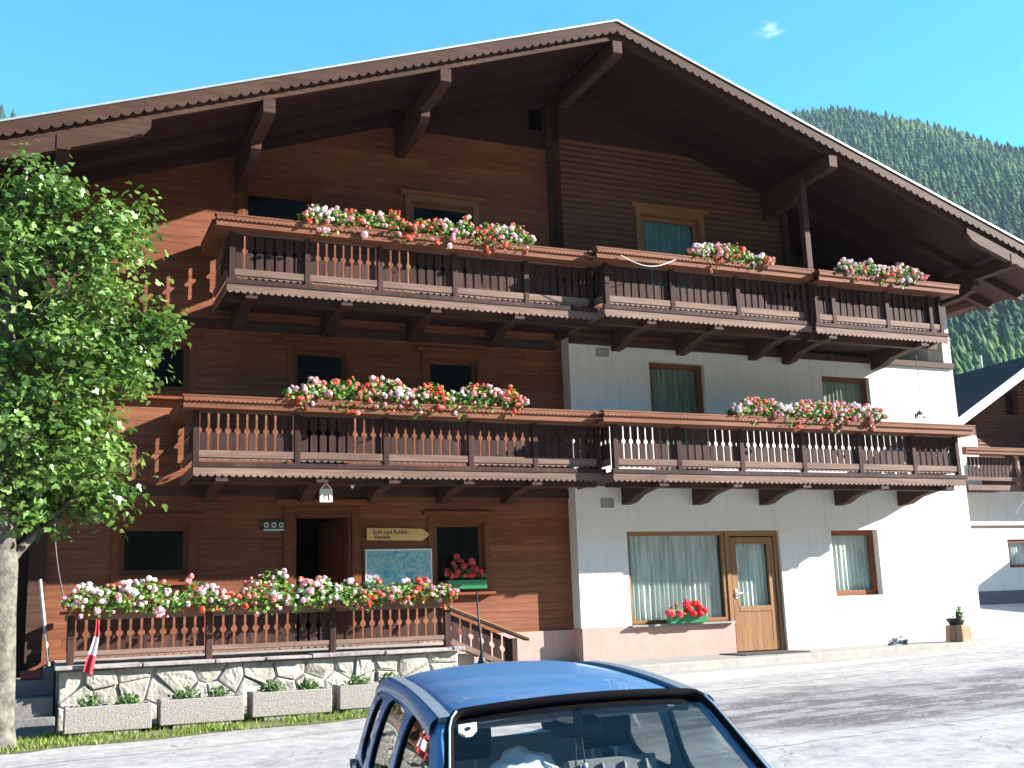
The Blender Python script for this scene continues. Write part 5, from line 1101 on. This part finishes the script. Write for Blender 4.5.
# seats
def chair(x, y, w_, nm='seat'):
    b = MB(); b.prism([(-.27, .0), (.22, .02), (.26, .10), (-.22, .15)], lambda u, v: (x+u, y-w_/2, .42+v), (0, w_, 0)); b.prism([(-.30, .08), (-.16, .12), (-.28, .44), (-.35, .64), (-.43, .62), (-.44, .40)], lambda u, v: (x+u, y-w_/2+.02, .42+v), (0, w_-.04, 0))
    for k in range(4): yy = y-w_/2+.08+(w_-.16)*k/3; b.beam((x-.235, yy, .60), (x-.335, yy, 1.04), .022, .02)
    o = b.build(nm, SEATL, CAR, bevel=.03); return o
for yy in (-.36, .36):
    s_ = chair(.10, yy, .50); h = MB(); h.prism([(-.04, .0), (.05, .0), (.06, .14), (.03, .20), (-.03, .20), (-.05, .12)], lambda u, v, yy=yy: (-.37+u, yy-.14, 1.09+v), (0, .28, 0)); h.build('headrest', BLACK, s_, bevel=.03); MB().tube([(-.36, yy-.06, 1.0), (-.36, yy-.06, 1.12)], .008, 6).tube([(-.36, yy+.06, 1.0), (-.36, yy+.06, 1.12)], .008, 6).build('headrest_post', METAL, s_)
s_ = chair(-.85, 0, 1.24, 'rear_bench')
for yy in (-.4, .4): h = MB(); h.prism([(-.04, .0), (.04, .0), (.04, .12), (-.03, .13)], lambda u, v, yy=yy: (-1.24+u, yy-.13, 1.06+v), (0, .26, 0)); h.build('headrest', SEAT, s_, bevel=.025)
# steering wheel (left-hand drive)
b = MB(); cx_, cy_, cz_ = .50, .36, .86; P_ = []
for k in range(25): t = 2*math.pi*k/24; P_.append((cx_+.08*math.sin(t), cy_+.18*math.cos(t), cz_+.165*math.sin(t)))
b.tube(P_, .014, 8, caps=False)
for t in (0.2, 2.94, 4.7): b.tube([(cx_+.03, cy_, cz_-.02), (cx_+.08*math.sin(t), cy_+.18*math.cos(t), cz_+.165*math.sin(t))], .014, 6)
b.tube([(cx_+.02, cy_, cz_), (cx_+.2, cy_, cz_-.08)], .04, 8); b.build('steering_wheel', BLACK, CAR, smooth=True)
# roof aerial
b = MB().lathe([(.001, .0), (.032, 0), (.022, .03), (.008, .07), (.001, .07)], (-1.55, -.0, 1.425), 10); b.tube([(-1.55, 0, 1.47), (-1.62, -.0, 1.86)], [.007, .005], 6); b.build('aerial', BLACK, CAR, smooth=True)
# wheels, lamps, bumpers, plates
for wxx in (1.27, -1.25):
    for sg in (1, -1):
        b = MB(); n = 28; rp = [(.0, .19), (.0, .27), (.02, .29), (.10, .29), (.16, .29), (.18, .27), (.18, .19)]
        for k in range(n):
            t = 2*math.pi*k/n
            for (d_, r_) in rp: b.v.append((wxx+r_*math.cos(t), sg*(.835-d_), .285+r_*math.sin(t)))
        m = len(rp); b.f = [(k*m+i, ((k+1) % n)*m+i, ((k+1) % n)*m+i+1, k*m+i+1) for k in range(n) for i in range(m-1)]; b.mi = [0]*len(b.f); wl = b.build('wheel', RUB, CAR, smooth=True)
        b = MB(); c0 = [(wxx+.185*math.cos(2*math.pi*k/n), sg*.80, .285+.185*math.sin(2*math.pi*k/n)) for k in range(n)]; c1 = [(wxx+.06*math.cos(2*math.pi*k/n), sg*.825, .285+.06*math.sin(2*math.pi*k/n)) for k in range(n)]
        b.add(c0+c1, [(k, (k+1) % n, n+(k+1) % n, n+k) for k in range(n)]+[tuple(n+k for k in range(n))]); b.build('hub_cap', METAL, wl, smooth=False)
LAMPG = mat('headlamp_lens', (.6, .62, .64), .12, .6, nscale=30, nvar=.2); REDL = mat('rear_lamp_red', (.35, .01, .01), .2, .6, nscale=30, nvar=.2)
for sg in (1, -1):
    MB().prism([(.40, .56), (.66, .58), (.70, .68), (.60, .70), (.42, .66)], lambda u, v, sg=sg: (2.035-.30*max(0, u-.40), sg*u, v), (-.08, 0, 0)).build('headlight', LAMPG, CAR, bevel=.01)
    MB().prism([(.66, .62), (.745, .62), (.745, .92), (.69, .92)], lambda u, v, sg=sg: (-1.935+.35*max(0, u-.66), sg*u, v), (.08, 0, 0)).build('rear_lamp', REDL, CAR, bevel=.01)
MB().box((1.96, -.62, .30), (2.07, .62, .48)).build('bumper', RUB, CAR, bevel=.03); MB().box((-2.02, -.66, .30), (-1.9, .66, .50)).build('bumper', RUB, CAR, bevel=.03)
MB().box((2.0, -.30, .50), (2.045, .30, .62)).build('grille', BLACK, CAR, bevel=.01)
b = MB()
for ya, yb_ in ((.45, -.05), (-.10, -.55)): b.tube([(1.16, ya, .925), (1.13, (ya+yb_)/2, .965), (1.05, yb_, 1.01)], .009, 6)
b.build('wiper', BLACK, CAR)
# things inside the car: carrier bag on the passenger seat, charms on the mirror
def car_pt(x, y, z): return CAR.matrix_basis @ Vector((x, y, z))
b = MB(); bmx = bmesh.new(); bmesh.ops.create_icosphere(bmx, subdivisions=4, radius=1)
cb = Vector((.30, -.22, 1.035))
for v in bmx.verts:
    n_ = v.co.normalized(); d = 1+.16*noise.noise(n_*2.2)+.10*noise.noise(n_*6+Vector((3, 1, 2)))+.05*abs(noise.noise(n_*14)); v.co = Vector((n_.x*.15*d, n_.y*.18*d, n_.z*.19*d))+cb
bmx.verts.ensure_lookup_table(); b.add([car_pt(*v.co) for v in bmx.verts], [tuple(v.index for v in f.verts) for f in bmx.faces]); bmx.free()
bag = mat('crumpled_white_plastic', (.72, .74, .80), .35, .5, nscale=7, nvar=.1, col2=(.86, .84, .86)); tag(b.build('carrier_bag', bag, smooth=True, loc=car_pt(.34, -.22, .78)), 'crumpled white plastic bag on the front passenger side inside the blue car', 'bag')
s_ = thing('mirror_charm', 'blue pendant and pale beads hanging from the mirror inside the blue car', 'charm', car_pt(.42, 0, 1.28))
b = MB(); b.tube([car_pt(.42, -.012, 1.30), car_pt(.43, -.02, 1.16)], .004, 5); b.tube([car_pt(.42, .012, 1.30), car_pt(.43, .02, 1.17)], .004, 5); b.build('cord', BLACK, s_)
b = MB(); b.lathe([(.001, .12), (.012, .10), (.035, .02), (.040, 0), (.001, .0)], tuple(car_pt(.43, .012, 1.05)), 10); b.build('pendant', mat('bright_blue_cloth', (.02, .10, .55), .5, nscale=20, nvar=.2), s_)
b = MB()
for k in range(5): b.lathe([(.001, .012), (.010, .006), (.010, -.006), (.001, -.012)], tuple(car_pt(.43, .022, 1.16-.022*k)), 8)
b.build('bead', WHITEP, s_, smooth=True)

# ------------------------------------------------------------------ thin mountain air
hz = MB().box((-1150, -1150, -60), (1150, 1150, 520))
hm = bpy.data.materials.new('thin_haze'); hm.use_nodes = True; t = hm.node_tree; t.nodes.remove(t.nodes['Principled BSDF']); pv = t.nodes.new('ShaderNodeVolumePrincipled')
pv.inputs['Color'].default_value = (.62, .80, 1.0, 1); pv.inputs['Density'].default_value = 0.00013; pv.inputs['Anisotropy'].default_value = 0.0; t.links.new(pv.outputs[0], t.nodes['Material Output'].inputs['Volume'])
o = hz.build('haze', hm); struct(o, 'stuff'); o['label'] = 'thin bluish mountain air over the far slope'; o['category'] = 'haze'
